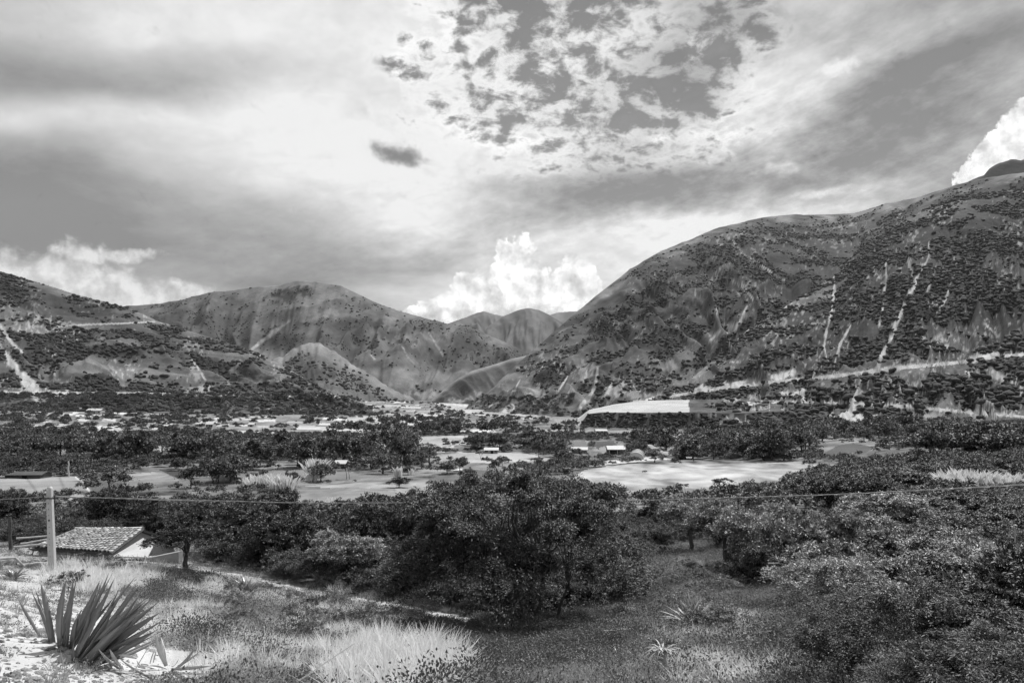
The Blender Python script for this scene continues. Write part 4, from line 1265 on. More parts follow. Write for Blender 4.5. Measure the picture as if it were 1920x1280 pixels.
# ------------------------------------------------------------------ trees and thickets of the middle distance
MIDS = [
    ('shady', 'shade_tree', 350, 1068, 98, 150, 'small leafy tree with a short thick trunk shading the right end of the tiled roof'),
    ('leafy1', 'round_tree', 533, 1070, 122, 165, 'dense dome of dark leaves right of the shade tree, touching the ground'),
    ('leafy0', 'leafy_tree', 432, 1042, 132, 200, 'broad leafy tree behind and above the shade tree'),
    ('leafy1', 'leafy_tree', 510, 1005, 92, 120, 'dark tree at the right edge of the orchard, below the reed bed'),
    ('leafy1', 'dark_tree', 205, 1003, 90, 100, 'tall dark tree directly behind the tiled roof'),
    ('leafy1', 'dark_tree', 15, 998, 82, 110, 'dark tree at the left edge behind the old timber post'),
    ('bright1', 'hedge_tree', 75, 1000, 52, 100, 'glossy hedge tree behind the concrete pole, on its left'),
    ('leafy0', 'hedge_tree', 140, 1000, 60, 90, 'glossy hedge tree just right of the concrete pole'),
    ('leafy0', 'leafy_tree', 300, 1012, 92, 130, 'leafy tree behind the ridge of the tiled roof, on its right'),
    ('leafy1', 'leafy_tree', 262, 1002, 66, 90, 'dark tree behind the middle of the roof ridge'),
    ('leafy0', 'leafy_tree', 370, 1000, 84, 120, 'leafy tree whose top shows behind the broad leafy tree'),
    ('bright0', 'leafy_bush', 655, 1098, 112, 150, 'pale-leaved bush left of the big spreading tree'),
    ('leafy0', 'leafy_tree', 628, 1046, 84, 110, 'leafy tree in the gap between the dome and the pale-leaved bush'),
    ('leafy1', 'dark_tree', 700, 1042, 108, 110, 'dark tree behind the left shoulder of the big spreading tree'),
    ('leafy1', 'dark_tree', 790, 1040, 118, 130, 'dark glossy tree whose top shows above the left side of the big tree'),
    ('shady', 'small_tree', 1232, 1004, 64, 74, 'small tree with a thin leaning trunk right of the big tree'),
    ('bright0', 'row_tree', 1296, 1032, 108, 130, 'first tree of the bright row, nearest the small leaning tree'),
    ('bright0', 'row_tree', 1360, 1062, 134, 150, 'second tree of the bright row on the right'),
    ('bright0', 'row_tree', 1432, 1098, 164, 180, 'third tree of the bright row, with black shade under it'),
    ('bright0', 'row_tree', 1508, 1136, 196, 210, 'fourth tree of the bright row, leaning over the dark lane'),
    ('bright0', 'row_tree', 1590, 1110, 170, 200, 'fifth tree of the bright row, half hidden by its neighbours'),
    ('leafy1', 'dark_tree', 1555, 962, 82, 150, 'dark dome-shaped tree rising over the pale field on the right'),
    ('leafy1', 'dark_tree', 1622, 962, 80, 120, 'dark tree right of the dark dome-shaped tree'),
    ('bright1', 'thicket', 1670, 1010, 96, 180, 'wide glossy thicket behind the bright row'),
    ('leafy0', 'thicket', 1760, 985, 78, 170, 'grey-green thicket under the power line, right of centre'),
    ('leafy0', 'thicket', 1850, 985, 78, 170, 'grey-green thicket under the power line near the right edge'),
    ('leafy1', 'thicket', 1690, 925, 52, 120, 'dark hedge above the power line, left of the plumed reeds'),
    ('leafy1', 'thicket', 1760, 915, 52, 110, 'dark hedge above the power line, touching the plumed reeds'),
    ('leafy0', 'thicket', 1800, 1035, 92, 190, 'thicket between the two power line crossings on the right'),
    ('leafy0', 'thicket', 1935, 1010, 92, 170, 'thicket cut by the right edge of the picture'),
    ('bright1', 'thicket', 1600, 1080, 100, 180, 'thicket right behind the feathery bushes'),
    ('leafy0', 'thicket', 1700, 1075, 90, 190, 'thicket in the hollow behind the feathery bushes')]
for k, nm, px, py, h, w, lb in MIDS:
    plant(k, nm, px, py, h, w, lb, sink=.1, cat='tree' if 'tree' in nm else 'bush')

FEATH = [
    ('feather1', 1535, 1225, 130, 170, 'small feathery bush at the left tip of the roadside bushes'),
    ('feather3', 1590, 1205, 180, 260, 'feathery roadside bush, second from the left'),
    ('feather2', 1700, 1190, 180, 280, 'feathery bush rising behind the roadside bushes, in the middle'),
    ('feather3', 1825, 1180, 190, 300, 'feathery bush rising behind the roadside bushes, on the right'),
    ('feather1', 1600, 1300, 200, 300, 'feathery roadside bush nearest the bottom edge, with a black hollow under it'),
    ('feather0', 1760, 1310, 250, 360, 'largest feathery bush, in the bottom right of the view'),
    ('feather2', 1930, 1290, 270, 340, 'feathery bush cut by the right edge of the picture'),
    ('feather0', 1880, 1420, 260, 360, 'feathery bush in the bottom right corner'),
    ('feather1', 1700, 1440, 210, 320, 'low feathery bush cut by the bottom edge')]
for k, px, py, h, w, lb in FEATH:
    plant(k, 'feathery_bush', px, py, h, w, lb, cat='bush', group='feathery bushes by the roadside', sink=.1)

# ------------------------------------------------------------------ the big spreading tree
bt, _ = hit(968, 1166)
HB = (1166 - 892) * bt.y / FPX; RB = 252 * bt.y / FPX
C, (LV, LF) = crown(101, HB, RB, RB * .92, HB * .32, 1400, 130, .098, .032, .31, flat=.40, skirt=HB * .80, lump=.12, shell=.62, droop=.45, lobes=120)
big = empty('big_tree', (bt.x, bt.y, bt.z))
tag(big, 'big dark spreading tree with fine leaves and black twin trunks in the centre foreground', 'tree')
link('crown', make_mesh('big_crown', LV, LF, mat('big_tree_foliage', 0.056, 0.5, 0.35, vary=.4, vscale=1.6, trans=.2, lv=True), False, {'lv': leaf_tone(len(LV), 3)}), big)
kk = HB / 4.7
TR = [((-.12, 0), (-.02, 0, 1.5), .17), ((.62, .25), (.85, .1, 1.4), .10), ((-.45, .5), (-.8, .3, 1.3), .06), ((1.3, .6), (1.7, .4, 1.1), .05)]
for i, t_ in enumerate(TR):
    (x0, y0), (x1, y1, z1), rr = t_
    sub = C[(np.abs(np.arctan2(C[:, 1], C[:, 0]) - math.atan2(y1, x1)) < 1.9)]
    tv, tf = stems(200 + i, sub, 0, [((x0 * kk, y0 * kk), (x1 * kk, y1 * kk, z1 * kk), rr * kk)], 0, 16)
    link('trunk', make_mesh('big_trunk%d' % i, tv, tf, M['bark'], True), big)

# ------------------------------------------------------------------ spiky plants
def blade(base, tip, width, bow=0.06, sag=0.0, fold=0.28, thick=0.10, n=7, side=None):
    """a thick channelled leaf from base to tip: 3 upper and 3 lower verts a row"""
    base, tip = np.asarray(base, float), np.asarray(tip, float)
    ax = tip - base; Ln = np.linalg.norm(ax); ax /= Ln
    up = np.array([0, 0, 1.0]); s = np.cross(ax, up) if side is None else np.asarray(side, float)
    s = s - ax * s.dot(ax); s /= np.linalg.norm(s) + 1e-9
    nr = np.cross(s, ax)
    t = np.linspace(0, 1, n)
    prof = np.array([0.72, 0.80, 0.95, 1.0, 0.86, 0.52, 0.02]) if n == 7 else np.interp(t, [0, .45, .8, 1], [.75, 1, .6, .02])
    V = []
    for ti, w in zip(t, prof):
        c = base + ax * Ln * ti + nr * bow * Ln * math.sin(math.pi * ti) - up * sag * Ln * ti ** 2.2
        h = width / 2 * w
        V += [c - s * h + nr * fold * h, c - nr * 0.0, c + s * h + nr * fold * h, c + s * h * .75 - nr * thick * width * (1 - ti * .7), c - nr * thick * 1.8 * width * (1 - ti * .8), c - s * h * .75 - nr * thick * width * (1 - ti * .7)]
    F = []
    for i in range(n - 1):
        for j in range(6):
            F.append([i * 6 + j, i * 6 + (j + 1) % 6, i * 6 + 6 + (j + 1) % 6, i * 6 + 6 + j])
    F += [[5, 4, 1, 0], [4, 3, 2, 1]]
    return np.array(V), np.array(F)


def spiky(name, origin, blds, material, label, cat, smooth=True):
    """blds: (base, tip, width, kwargs) in world space"""
    o = empty(name, tuple(origin)); tag(o, label, cat)
    for b, t, w, kw in blds:
        V, F = blade(np.array(b) - origin, np.array(t) - origin, w, **kw)
        link('leaf', make_mesh('leaf', V, F, material, smooth), o)
    return o


a0, _ = hit(150, 1240)
DA = a0.y
ag = np.random.default_rng(4)
Z7 = lambda x, y: (x / 4.8, 1060 + y / 4.8)
AG = [(375, 655, 165, 300, 34), (455, 690, 285, 235, 46), (480, 690, 365, 150, 62), (440, 600, 325, 225, 30), (555, 780, 595, 120, 84), (600, 770, 660, 230, 74), (530, 700, 612, 370, 50),
      (640, 700, 732, 395, 60), (650, 690, 900, 130, 60), (660, 720, 960, 260, 62), (690, 800, 1032, 110, 50), (700, 840, 1215, 105, 56), (720, 850, 1265, 170, 60), (730, 860, 1150, 380, 84), (740, 860, 1250, 270, 64),
      (750, 860, 1310, 290, 60), (780, 860, 1385, 280, 60), (800, 850, 1370, 360, 50), (820, 850, 1440, 420, 88), (850, 870, 1390, 530, 50), (900, 880, 1410, 580, 50), (870, 890, 1500, 625, 44), (560, 770, 690, 120, 44),
      (620, 760, 885, 190, 50), (700, 800, 832, 370, 50), (640, 740, 980, 60, 40), (700, 820, 1100, 250, 54), (770, 860, 1180, 420, 70), (790, 870, 1330, 330, 54), (820, 870, 1260, 480, 70), (520, 760, 560, 330, 46), (650, 780, 700, 450, 56),
      (720, 870, 1000, 430, 74), (760, 880, 1100, 520, 80), (860, 890, 1300, 600, 56), (680, 840, 900, 420, 60), (665, 905, 662, 700, 40)]
AG = AG + [(bx + ag.uniform(-25, 25), by + ag.uniform(-25, 15), tx + ag.uniform(-70, 70), ty + ag.uniform(-20, 110), w * ag.uniform(.55, .8)) for bx, by, tx, ty, w in AG[4:30]]
bl = []
for i, (bx, by, tx, ty, w) in enumerate(AG):
    b = Z7(bx, by); t = Z7(tx, ty)
    Db = DA + ag.uniform(-.12, .12) + (1240 - b[1]) * 0.012
    Dt = Db + ag.uniform(-.35, .45)
    B = P(b[0], b[1], Db); T_ = P(t[0], t[1], Dt)
    g_, _ = drop(B[0], B[1])
    if g_ is not None: B[2] = min(B[2], g_.z + 0.06)
    bl.append((B, T_, w / 4.8 * 0.80 * Db / FPX, dict(bow=ag.uniform(-.06, .06), sag=0.0, fold=.5, side=(1 + ag.normal() * .3, ag.normal() * .5, ag.normal() * .3))))
spiky('agave', np.array(a0), bl, M['agave'], 'large spiky agave with long dark sword leaves leaning right, on the gravel bank', 'agave')
AD = [(1530, 950, 1765, 722, 50, 0), (1540, 930, 1905, 885, 42, .04), (1560, 950, 1915, 955, 40, .03), (1600, 900, 1800, 770, 26, 0), (1500, 900, 1395, 600, 62, 0), (1490, 880, 1450, 640, 44, 0), (1480, 930, 1075, 865, 48, .0), (1450, 990, 1010, 950, 44, 0), (1400, 1030, 1010, 985, 40, 0),
      (1090, 930, 885, 745, 60, 0), (1085, 920, 985, 745, 44, 0), (1380, 1020, 1070, 810, 40, .05), (1420, 930, 1230, 880, 40, 0), (1560, 960, 1720, 1050, 46, 0), (1500, 960, 1480, 1070, 44, 0), (1540, 980, 1580, 1090, 46, 0), (1460, 1000, 1380, 1080, 36, 0), (1500, 930, 1330, 900, 40, 0), (1230, 830, 1060, 800, 30, 0), (1300, 920, 1230, 850, 30, 0), (1380, 870, 1410, 750, 16, 0), (1350, 880, 1400, 740, 16, 0), (1550, 910, 1610, 830, 30, 0)]
d0, _ = hit(312, 1262)
bl = []
for bx, by, tx, ty, w, sg in AD:
    b = Z7(bx, by); t = Z7(tx, ty); Db = d0.y + ag.uniform(-.1, .15)
    Db *= .945
    bl.append((P(b[0], b[1], Db), P(t[0], t[1], Db + ag.uniform(-.2, .2)), w / 4.8 * .8 * Db / FPX, dict(bow=ag.uniform(.0, .12), sag=sg, side=(1 + ag.normal() * .5, ag.normal() * .6, ag.normal() * .6), thick=.05)))
spiky('dry_agave', np.array(d0), bl, M['agave_dry'], 'withered agave with pale bent leaves lying right of the large spiky agave', 'agave')


def rosette(name, px, py, hpx, n, wf, material, label, spread=1.0, seed=0, cat='agave', droop=0.1, stem=0.0):
    r = np.random.default_rng(seed + 500)
    l, _ = hit(px, py); l = np.array(l)
    R = hpx * l[1] / FPX
    bl = []
    for i in range(n):
        a = i * 2.4 + r.uniform(-.3, .3); e = r.uniform(.15, 1.25) / max(spread, .3)
        e = min(e, 1.4); L = R * r.uniform(.7, 1.1)
        dr = np.array([math.cos(a) * math.cos(e), math.sin(a) * math.cos(e), math.sin(e)])
        b = l + np.array([math.cos(a), math.sin(a), 0]) * R * .05 + np.array([0, 0, stem])
        bl.append((b, b + dr * L, R * wf, dict(bow=r.uniform(0, .12), sag=droop * r.uniform(.3, 1.4), thick=.07)))
    o = spiky(name, l, bl, material, label, cat)
    if stem:
        tv, tf = tube([(0, 0, -.1), (.02, 0, stem * .5), (0, 0, stem + .05)], [.06, .05, .06])
        link('stem', make_mesh('stem', tv, tf, M['agave_dry'], True), o)
    return o


rosette('agave', 26, 1086, 34, 22, .15, M['agave'], 'smaller agave beside the log rail at the left edge, behind the gravel bank', 1.2, 1)
rosette('agave', 462, 1118, 44, 16, .17, M['agave'], 'small broad-leaved agave in the dry grass below the footpath', 1.1, 2)
M['agave_pale'] = mat('agave_pale_leaf', 0.26, 0.45, 0.5, vary=.25, vscale=5)
rosette('spiky_plant', 1296, 1176, 62, 70, .075, M['agave_pale'], 'pale many-leaved spiky plant in the clearing right of the big tree', .9, 3, 'plant')
rosette('spiky_plant', 1340, 1180, 46, 44, .08, M['agave_pale'], 'lower half of the pale spiky clump, on its right side', 1.0, 4, 'plant')
rosette('drooping_plant', 1243, 1266, 46, 56, .06, M['agave_pale'], 'drooping agave on a short pale stem at the right foot of the big tree', 1.8, 5, 'plant', .8, .34)
rosette('agave', 1160, 1232, 30, 14, .13, M['agave'], 'agave in the shade under the right side of the big tree', 1.4, 6, 'agave', .35)
rosette('agave', 1462, 1262, 46, 24, .08, M['agave'], 'dark narrow-leaved agave at the edge of the roadside bushes', 1.3, 7)
rosette('yucca', 118, 1004, 34, 22, .08, M['agave_pale'], 'spiky yucca standing behind the left end of the tiled roof', 1.0, 8, 'plant', .1, .4)
rosette('yucca', 395, 1075, 22, 12, .08, M['agave_pale'], 'little spiky plant beside the trunk of the shade tree', 1.0, 9, 'plant', .1)

# ------------------------------------------------------------------ concrete pole, cable, posts
M['concrete'] = mat('concrete', 0.42, 0.85, 0.2, bump=.006, bscale=30, vary=.14, vscale=3)
M['timber'] = mat('grey_timber', 0.30, 0.85, 0.2, bump=.01, bscale=20, vary=.3, vscale=5)
M['dark_metal'] = mat('dark_metal', 0.03, 0.5, 0.4)
M['cable'] = mat('cable', 0.20, 0.45, 0.5, vary=.05)


def box_v(x0, x1, y0, y1, z0, z1):
    V = np.array([(x, y, z) for z in (z0, z1) for y in (y0, y1) for x in (x0, x1)], float)
    F = np.array([[0, 2, 3, 1], [4, 5, 7, 6], [0, 1, 5, 4], [2, 6, 7, 3], [0, 4, 6, 2], [1, 3, 7, 5]])
    return V, F


PD = 30.0
pb = P(101, 1098, PD); pt = P(93, 917, PD)
pole = empty('utility_pole', (pb[0], pb[1], pb[2] - .6)); tag(pole, 'pale concrete utility pole with bolt holes standing left of the tiled roof', 'pole')
top = pt - pb + np.array([0, 0, .6])
V = []
for t, w in ((0, .125), (.5, .112), (1, .095)):
    c = top * t
    for dx, dy in ((-1, -.7), (-.7, -1), (.7, -1), (1, -.7), (1, .7), (.7, 1), (-.7, 1), (-1, .7)): V.append(c + np.array([dx * w, dy * w, 0]))
F = [[r_ * 8 + j, r_ * 8 + (j + 1) % 8, r_ * 8 + 8 + (j + 1) % 8, r_ * 8 + 8 + j] for r_ in range(2) for j in range(8)] + [[16, 17, 18, 19], [16, 19, 20, 23], [20, 21, 22, 23]]
link('shaft', make_mesh('shaft', V, F, M['concrete']), pole)
tv, tf = tube([top + np.array([0, 0, .01]), top + np.array([0, 0, .07]), top + np.array([0, 0, .11])], [.105, .09, .04], 8)
link('cap', make_mesh('cap', tv, tf[:-2], M['concrete'], True), pole)
hm = None
for k in range(11):
    c = top * (.93 - k * .052); 
    V_, F_ = tube([(0, -.118, 0), (0, -.06, 0)], [.015, .015])
    if hm is None: hm = make_mesh('hole', V_, F_, M['dark_metal'])
    link('hole', hm, pole, c)
V_, F_ = tube([(0, -.115, 0), (0, -.06, 0)], [.035, .035]); link('number_disc', make_mesh('number_disc', V_, F_, M['dark_metal']), pole, top * .73)
brk = top * .925
V_, F_ = box_v(-.20, .30, -.17, -.13, -.02, .02); link('bracket', make_mesh('bracket', V_, F_, M['dark_metal']), pole, brk)
ins, fi_ = tube([(0, 0, -.06), (0, 0, -.02), (0, 0, 0), (0, 0, .04), (0, 0, .06)], [.02, .045, .03, .045, .02], 8)
im = make_mesh('insulator', ins, fi_[:-2], M['dark_metal'], True)
for dx in (-.16, .26): link('insulator', im, pole, brk + np.array([dx, -.15, .05]))


def cable(name, pts, rad, label, twist=True, sep=.012):
    pts = np.array(pts, float); n = 260 if twist else 60
    tt = np.linspace(0, 1, len(pts)); t = np.linspace(0, 1, n)
    c = np.stack([np.interp(t, tt, pts[:, i]) for i in range(3)], -1)
    for _ in range(int(n * .35)): c[1:-1] = (c[:-2] + 2 * c[1:-1] + c[2:]) / 4
    o = empty(name, tuple(c[0])); tag(o, label, 'cable')
    ln = np.cumsum(np.r_[0, np.linalg.norm(np.diff(c, axis=0), axis=1)])
    for k in range(2 if twist else 1):
        ph = ln * 2 * np.pi / .9 + k * np.pi
        q = c + (np.stack([0 * ph, np.cos(ph), np.sin(ph)], -1) * sep if twist else 0) - c[0]
        V_, F_ = tube(q, np.full(n, rad), 4)
        link('strand', make_mesh('strand', V_, F_, M['cable'], True), o)


wp = [(98, 931, 30), (250, 934, 30.5), (560, 943, 31), (800, 942, 30), (960, 940, 29), (1180, 938.5, 27.5), (1300, 935, 26.5), (1600, 926, 24), (1920, 909, 21), (2300, 886, 18)]
cable('power_cable', [P(*p) for p in wp], .011, 'long twisted power cable crossing the view from the pole to the right edge', True)
cable('power_cable', [P(86, 930.5, 30), P(40, 934, 30.5), P(-60, 938, 31), P(-300, 934, 34)], .009, 'thin wire running left from the concrete pole', False)
cable('power_cable', [P(100, 929, 30), P(180, 933, 33), P(330, 938, 38), P(560, 942, 44)], .010, 'second thin wire running from the pole into the trees', False)


def stick(name, a, b, r0, r1, material, label, cat):
    a, b = np.array(a, float), np.array(b, float)
    o = None
    k = np.linspace(0, 1, 6)[:, None]; p = (b - a) * k; p[1:-1] += rng.normal(0, r0 * .25, (4, 3))
    V_, F_ = tube(p, np.linspace(r0, r1, 6), 8)
    F_ = F_[:-2]
    o = link(name, make_mesh(name, V_, F_, material, True), None, tuple(a)); tag(o, label, cat)
    return o


stick('timber_post', P(20, 1030, 33), P(18, 968, 33), .075, .06, M['bark'], 'old dark timber post at the left edge, left of the concrete pole', 'post')
stick('field_pole', P(129, 893, 165), P(128, 864, 165), .18, .14, M['concrete'], 'thin pale pole at the far edge of the left pale field', 'pole')
stick('field_pole', P(583, 884, 200), P(584, 850, 200), .13, .10, M['timber'], 'thin pole behind the tallest pale reeds', 'pole')
stick('field_pole', P(1115, 818, 400), P(1115, 806, 400), .3, .22, M['timber'], 'thin pole below the river terrace', 'pole')
stick('garden_post', P(1904, 1024, 24), P(1902, 988, 24), .025, .025, M['timber'], 'thin post in the thicket near the right edge', 'post')
stick('garden_post', P(1457, 1222, 13.5), P(1455, 1182, 13.5), .015, .012, M['bark'], 'thin dark stake in the pale clearing left of the feathery bushes', 'post')
stick('log_rail', P(31, 1057, 29.5), P(93, 1055, 31), .04, .03, M['timber'], 'pale log rail running from the small agave to the concrete pole', 'rail')
stick('log_rail', P(-40, 1051, 26), P(27, 1045, 28), .06, .05, M['timber'], 'pale log rail cut by the left edge', 'rail')
stick('broken_rail', P(27, 1044, 28), P(48, 1062, 28), .05, .03, M['timber'], 'short broken stick leaning where the two log rails meet', 'rail')
stick('leaning_branch', P(272, 1042, 35), P(286, 1068, 34), .04, .03, M['timber'], 'pale leaning branch propped at the right end of the tiled house', 'branch')
for i, (a, b, lb) in enumerate([((25, 1025), (95, 1018), 'lowest plank of the timber pile left of the tiled roof'), ((38, 1019), (98, 1010), 'middle plank of the timber pile left of the tiled roof'), ((30, 1009), (92, 1004), 'upper plank of the timber pile left of the tiled roof'), ((55, 1028), (100, 1026), 'plank lying nearest the concrete pole')]):
    stick('plank', P(a[0], a[1], 37 + i * .4), P(b[0], b[1], 38 + i * .4), .05, .04, M['timber'], lb, 'plank')
for a, b, r_, lb in [((1043, 1242, 13.6), (1086, 1266, 12.8), .05, 'short thick log lying under the big tree near the bottom edge'), ((1178, 1224, 14.6), (1232, 1258, 13.4), .05, 'log lying at the lower right of the big tree'), ((1182, 1180, 18), (1130, 1182, 18), .03, 'thin fallen branch under the right side of the big tree'),
                     ((1358, 1030, 30), (1396, 1019, 30.5), .03, 'pale dead branch sticking out of the bright tree row'), ((1440, 1056, 26), (1462, 1055, 26), .03, 'short pale dead branch in the black shade of the tree row'),
                     ((560, 1275, 9.4), (665, 1205, 9.0), .008, 'thin bare stem leaning right beside the pale grass'), ((245, 1268, 8.6), (300, 1176, 8.8), .006, 'thin straw stalk in front of the large agave')]:
    stick('log' if r_ > .04 else 'dead_branch', P(*a), P(*b), r_, r_ * .6, M['timber'] if r_ > .01 else M['straw'], lb, 'log' if r_ > .04 else 'branch')

# ------------------------------------------------------------------ tiled house
M['tile'] = mat('roof_tile', 0.42, 0.85, 0.2, bump=.01, bscale=16, vary=.35, vscale=4, rand=.42)
M['adobe'] = mat('adobe_wall', 0.24, 0.95, 0.1, bump=.02, bscale=8, vary=.2, vscale=2)
M['roof_bed'] = mat('roof_bed', 0.05, 0.95, 0.1)
R1, R2 = P(145, 992, 41.4), P(266, 991, 40.6)
E1, E2 = P(62, 1026, 38.4), P(206, 1036, 37.6)
house = empty('tiled_house', tuple((E1 + E2) / 2 + np.array([0, 0, -1.6]))); tag(house, 'low adobe house with an old curved-tile roof left of the shade tree', 'house')
ho = (E1 + E2) / 2 + np.array([0, 0, -1.6])
roof_v = [E1, E2, R2, R1]; nrm = np.cross(E2 - E1, R1 - E1); nrm /= np.linalg.norm(nrm)
bk = np.array([.9, 2.6, -1.2])
rb = np.array([E1, E2, R2, R1, R1 + bk, R2 + bk]) - ho
rbl = rb - np.array([0, 0, .12])
Vr = np.concatenate([rb, rbl])
Fr = [[0, 1, 2, 3], [3, 2, 5, 4], [6, 9, 8, 7], [9, 10, 11, 8], [0, 6, 7, 1], [1, 7, 8, 2], [2, 8, 11, 5], [5, 11, 10, 4], [4, 10, 9, 3], [3, 9, 6, 0]]
roof = link('roof', make_mesh('roof', Vr, Fr, M['roof_bed']), house)
ncol, nrow = 20, 14
up_ = (R1 - E1) / nrow; L_ = np.linalg.norm(up_) * 1.35
seg = 6; th = np.linspace(0, np.pi, seg + 1); ud = up_ / np.linalg.norm(up_)
ac = (E2 - E1) / ncol; aw = np.linalg.norm(ac) * .5; ad = ac / np.linalg.norm(ac)
nn_ = np.cross(ad, ud); nn_ /= np.linalg.norm(nn_)
tvv = []
for end, sc_ in ((0, 1.0), (L_, .82)):
    for rr_ in (1.0, .78):
        for a in th: tvv.append(ad * math.cos(a) * aw * sc_ * rr_ + nn_ * (math.sin(a) * aw * .8 * sc_ * rr_ + (.035 if end == 0 else 0)) + ud * end)
m_ = seg + 1; tff = []
for j in range(seg):
    tff += [[j, j + 1, 2 * m_ + j + 1, 2 * m_ + j], [m_ + j, 3 * m_ + j, 3 * m_ + j + 1, m_ + j + 1], [j, m_ + j, m_ + j + 1, j + 1]]
tm = make_mesh('roof_tile', tvv, tff, M['tile'], True)
for i in range(ncol):
    for j in range(nrow):
        s0 = (i + .5) / ncol; t0 = j / nrow
        p = (E1 * (1 - s0) + E2 * s0) * (1 - t0) + (R1 * (1 - s0) + R2 * s0) * t0 - ho
        q = link('roof_tile', tm, roof, tuple(p + nn_ * .02 + ad * random.uniform(-.02, .02) + ud * random.uniform(-.04, .04)))
        q.rotation_euler = (random.uniform(-.05, .05), random.uniform(-.03, .03), random.uniform(-.08, .08))
rv, rf = tube([R1 - ho - ad * .1, (R1 + R2) / 2 - ho + np.array([0, 0, -.04]), R2 - ho + ad * .05], [.11, .10, .11], 8)
link('ridge_cap', make_mesh('ridge_cap', rv, rf[:-2], M['tile'], True), roof)
inner = lambda s, t: (E1 * (1 - s) + E2 * s) * (1 - t) + (R1 * (1 - s) + R2 * s) * t - ho
wv = []
for s, t in ((.03, .08), (.95, .08), (.95, 1), (.03, 1)):
    c = inner(s, t) - np.array([0, 0, .14]); wv += [c, c * np.array([1, 1, 0]) + np.array([0, 0, -1.5])]
for s in (.95, .03):
    c = inner(s, 1) + bk * .9 - np.array([0, 0, .16]); wv += [c, c * np.array([1, 1, 0]) + np.array([0, 0, -2.2])]
link('wall', make_mesh('wall', wv, [[0, 1, 3, 2], [2, 3, 5, 4], [4, 5, 9, 8], [8, 9, 11, 10], [6, 10, 11, 7], [0, 6, 7, 1]], M['adobe']), house)
Lr = [P(212, 1042, 37.2), P(268, 1008, 39.2), P(290, 1018, 39.4), P(276, 1044, 37.4)]
lv = np.array(Lr) - ho; lv = np.concatenate([lv, lv - np.array([0, 0, .05])])
link('lean_to_roof', make_mesh('lean_to_roof', lv, [[0, 3, 2, 1], [4, 5, 6, 7], [0, 1, 5, 4], [1, 2, 6, 5], [2, 3, 7, 6], [3, 0, 4, 7]], mat('limewash', .38, .8, .2, vary=.15, vscale=3)), house)
bw = [P(276, 1046, 37.6), P(335, 1034, 38.6), P(335, 1072, 38.6), P(276, 1080, 37.6)]
bv = np.array(bw) - ho; bv = np.concatenate([bv, bv + np.array([.05, .35, 0])])
link('end_wall', make_mesh('end_wall', bv, [[0, 3, 2, 1], [4, 5, 6, 7], [0, 1, 5, 4], [1, 2, 6, 5], [2, 3, 7, 6], [3, 0, 4, 7]], M['adobe']), house)
vb = [np.array(E2) - ho, np.array(R2) - ho]
V_, F_ = tube([vb[0] + ad * .05 - [0, 0, .05], vb[1] + ad * .05 - [0, 0, .05]], [.07, .07]); link('verge_board', make_mesh('verge_board', V_, F_, M['bark']), house)

# ------------------------------------------------------------------ buildings on the valley floor
M['white_roof'] = mat('pale_sheet_roof', .40, .6, .3, vary=.08, vscale=.5)
M['wall_far'] = mat('rendered_wall', .30, .9, .1, vary=.2, vscale=.5)
M['dark_wall'] = mat('dark_adobe', .075, .95, .1, vary=.3, vscale=.6)
M['opening'] = mat('dark_opening', .01, .8, .1)
M['film'] = mat('plastic_film', .40, .35, .4, vary=.12, vscale=.4, trans=.2)


def hut(name, px, py, wpx, hpx, depth, label, wall='wall_far', roofm='white_roof', nwin=2, rz=0.0, openfront=False):
    l, _ = hit(px, py)
    k = l.y / FPX; w, h = wpx * k, hpx * k
    o = empty(name, tuple(l), rz); tag(o, label, 'building' if name != 'shed' else 'shed')
    if not openfront:
        V_, F_ = box_v(-w / 2, w / 2, 0, depth, -.6, h * .68); link('wall', make_mesh('wall', V_, F_, M[wall]), o)
        dv, df = box_v(-.45, .45, -.06, .05, 0, min(h * .55, 2)); link('door', make_mesh('door', dv, df, M['opening']), o, (w * .06, 0, 0))
        if nwin:
            wv_, wf_ = box_v(-.5, .5, -.05, .05, 0, min(.9, h * .25)); wm = make_mesh('window', wv_, wf_, M['opening'])
            for i in range(nwin): link('window', wm, o, (-w * .38 + i * w * .76 / max(nwin - 1, 1), 0, h * .28))
    else:
        pv, pf = box_v(-.12, .12, -.12, .12, -.6, h * .68); pm = make_mesh('post', pv, pf, M['white_roof'])
        for x in (-.45, 0, .45): link('post', pm, o, (x * w, .3, 0))
        V_, F_ = box_v(-w / 2, w / 2, depth * .5, depth, -.6, h * .68); link('wall', make_mesh('wall', V_, F_, M['dark_wall']), o)
    e = .35
    rv_ = np.array([(-w / 2 - e, -e, h * .66), (w / 2 + e, -e, h * .66), (w / 2 + e, depth / 2, h), (-w / 2 - e, depth / 2, h), (-w / 2 - e, depth + e, h * .66), (w / 2 + e, depth + e, h * .66)])
    rv_ = np.concatenate([rv_, rv_ - [0, 0, .15]])
    link('roof', make_mesh('roof', rv_, Fr, M[roofm]), o)
    return o


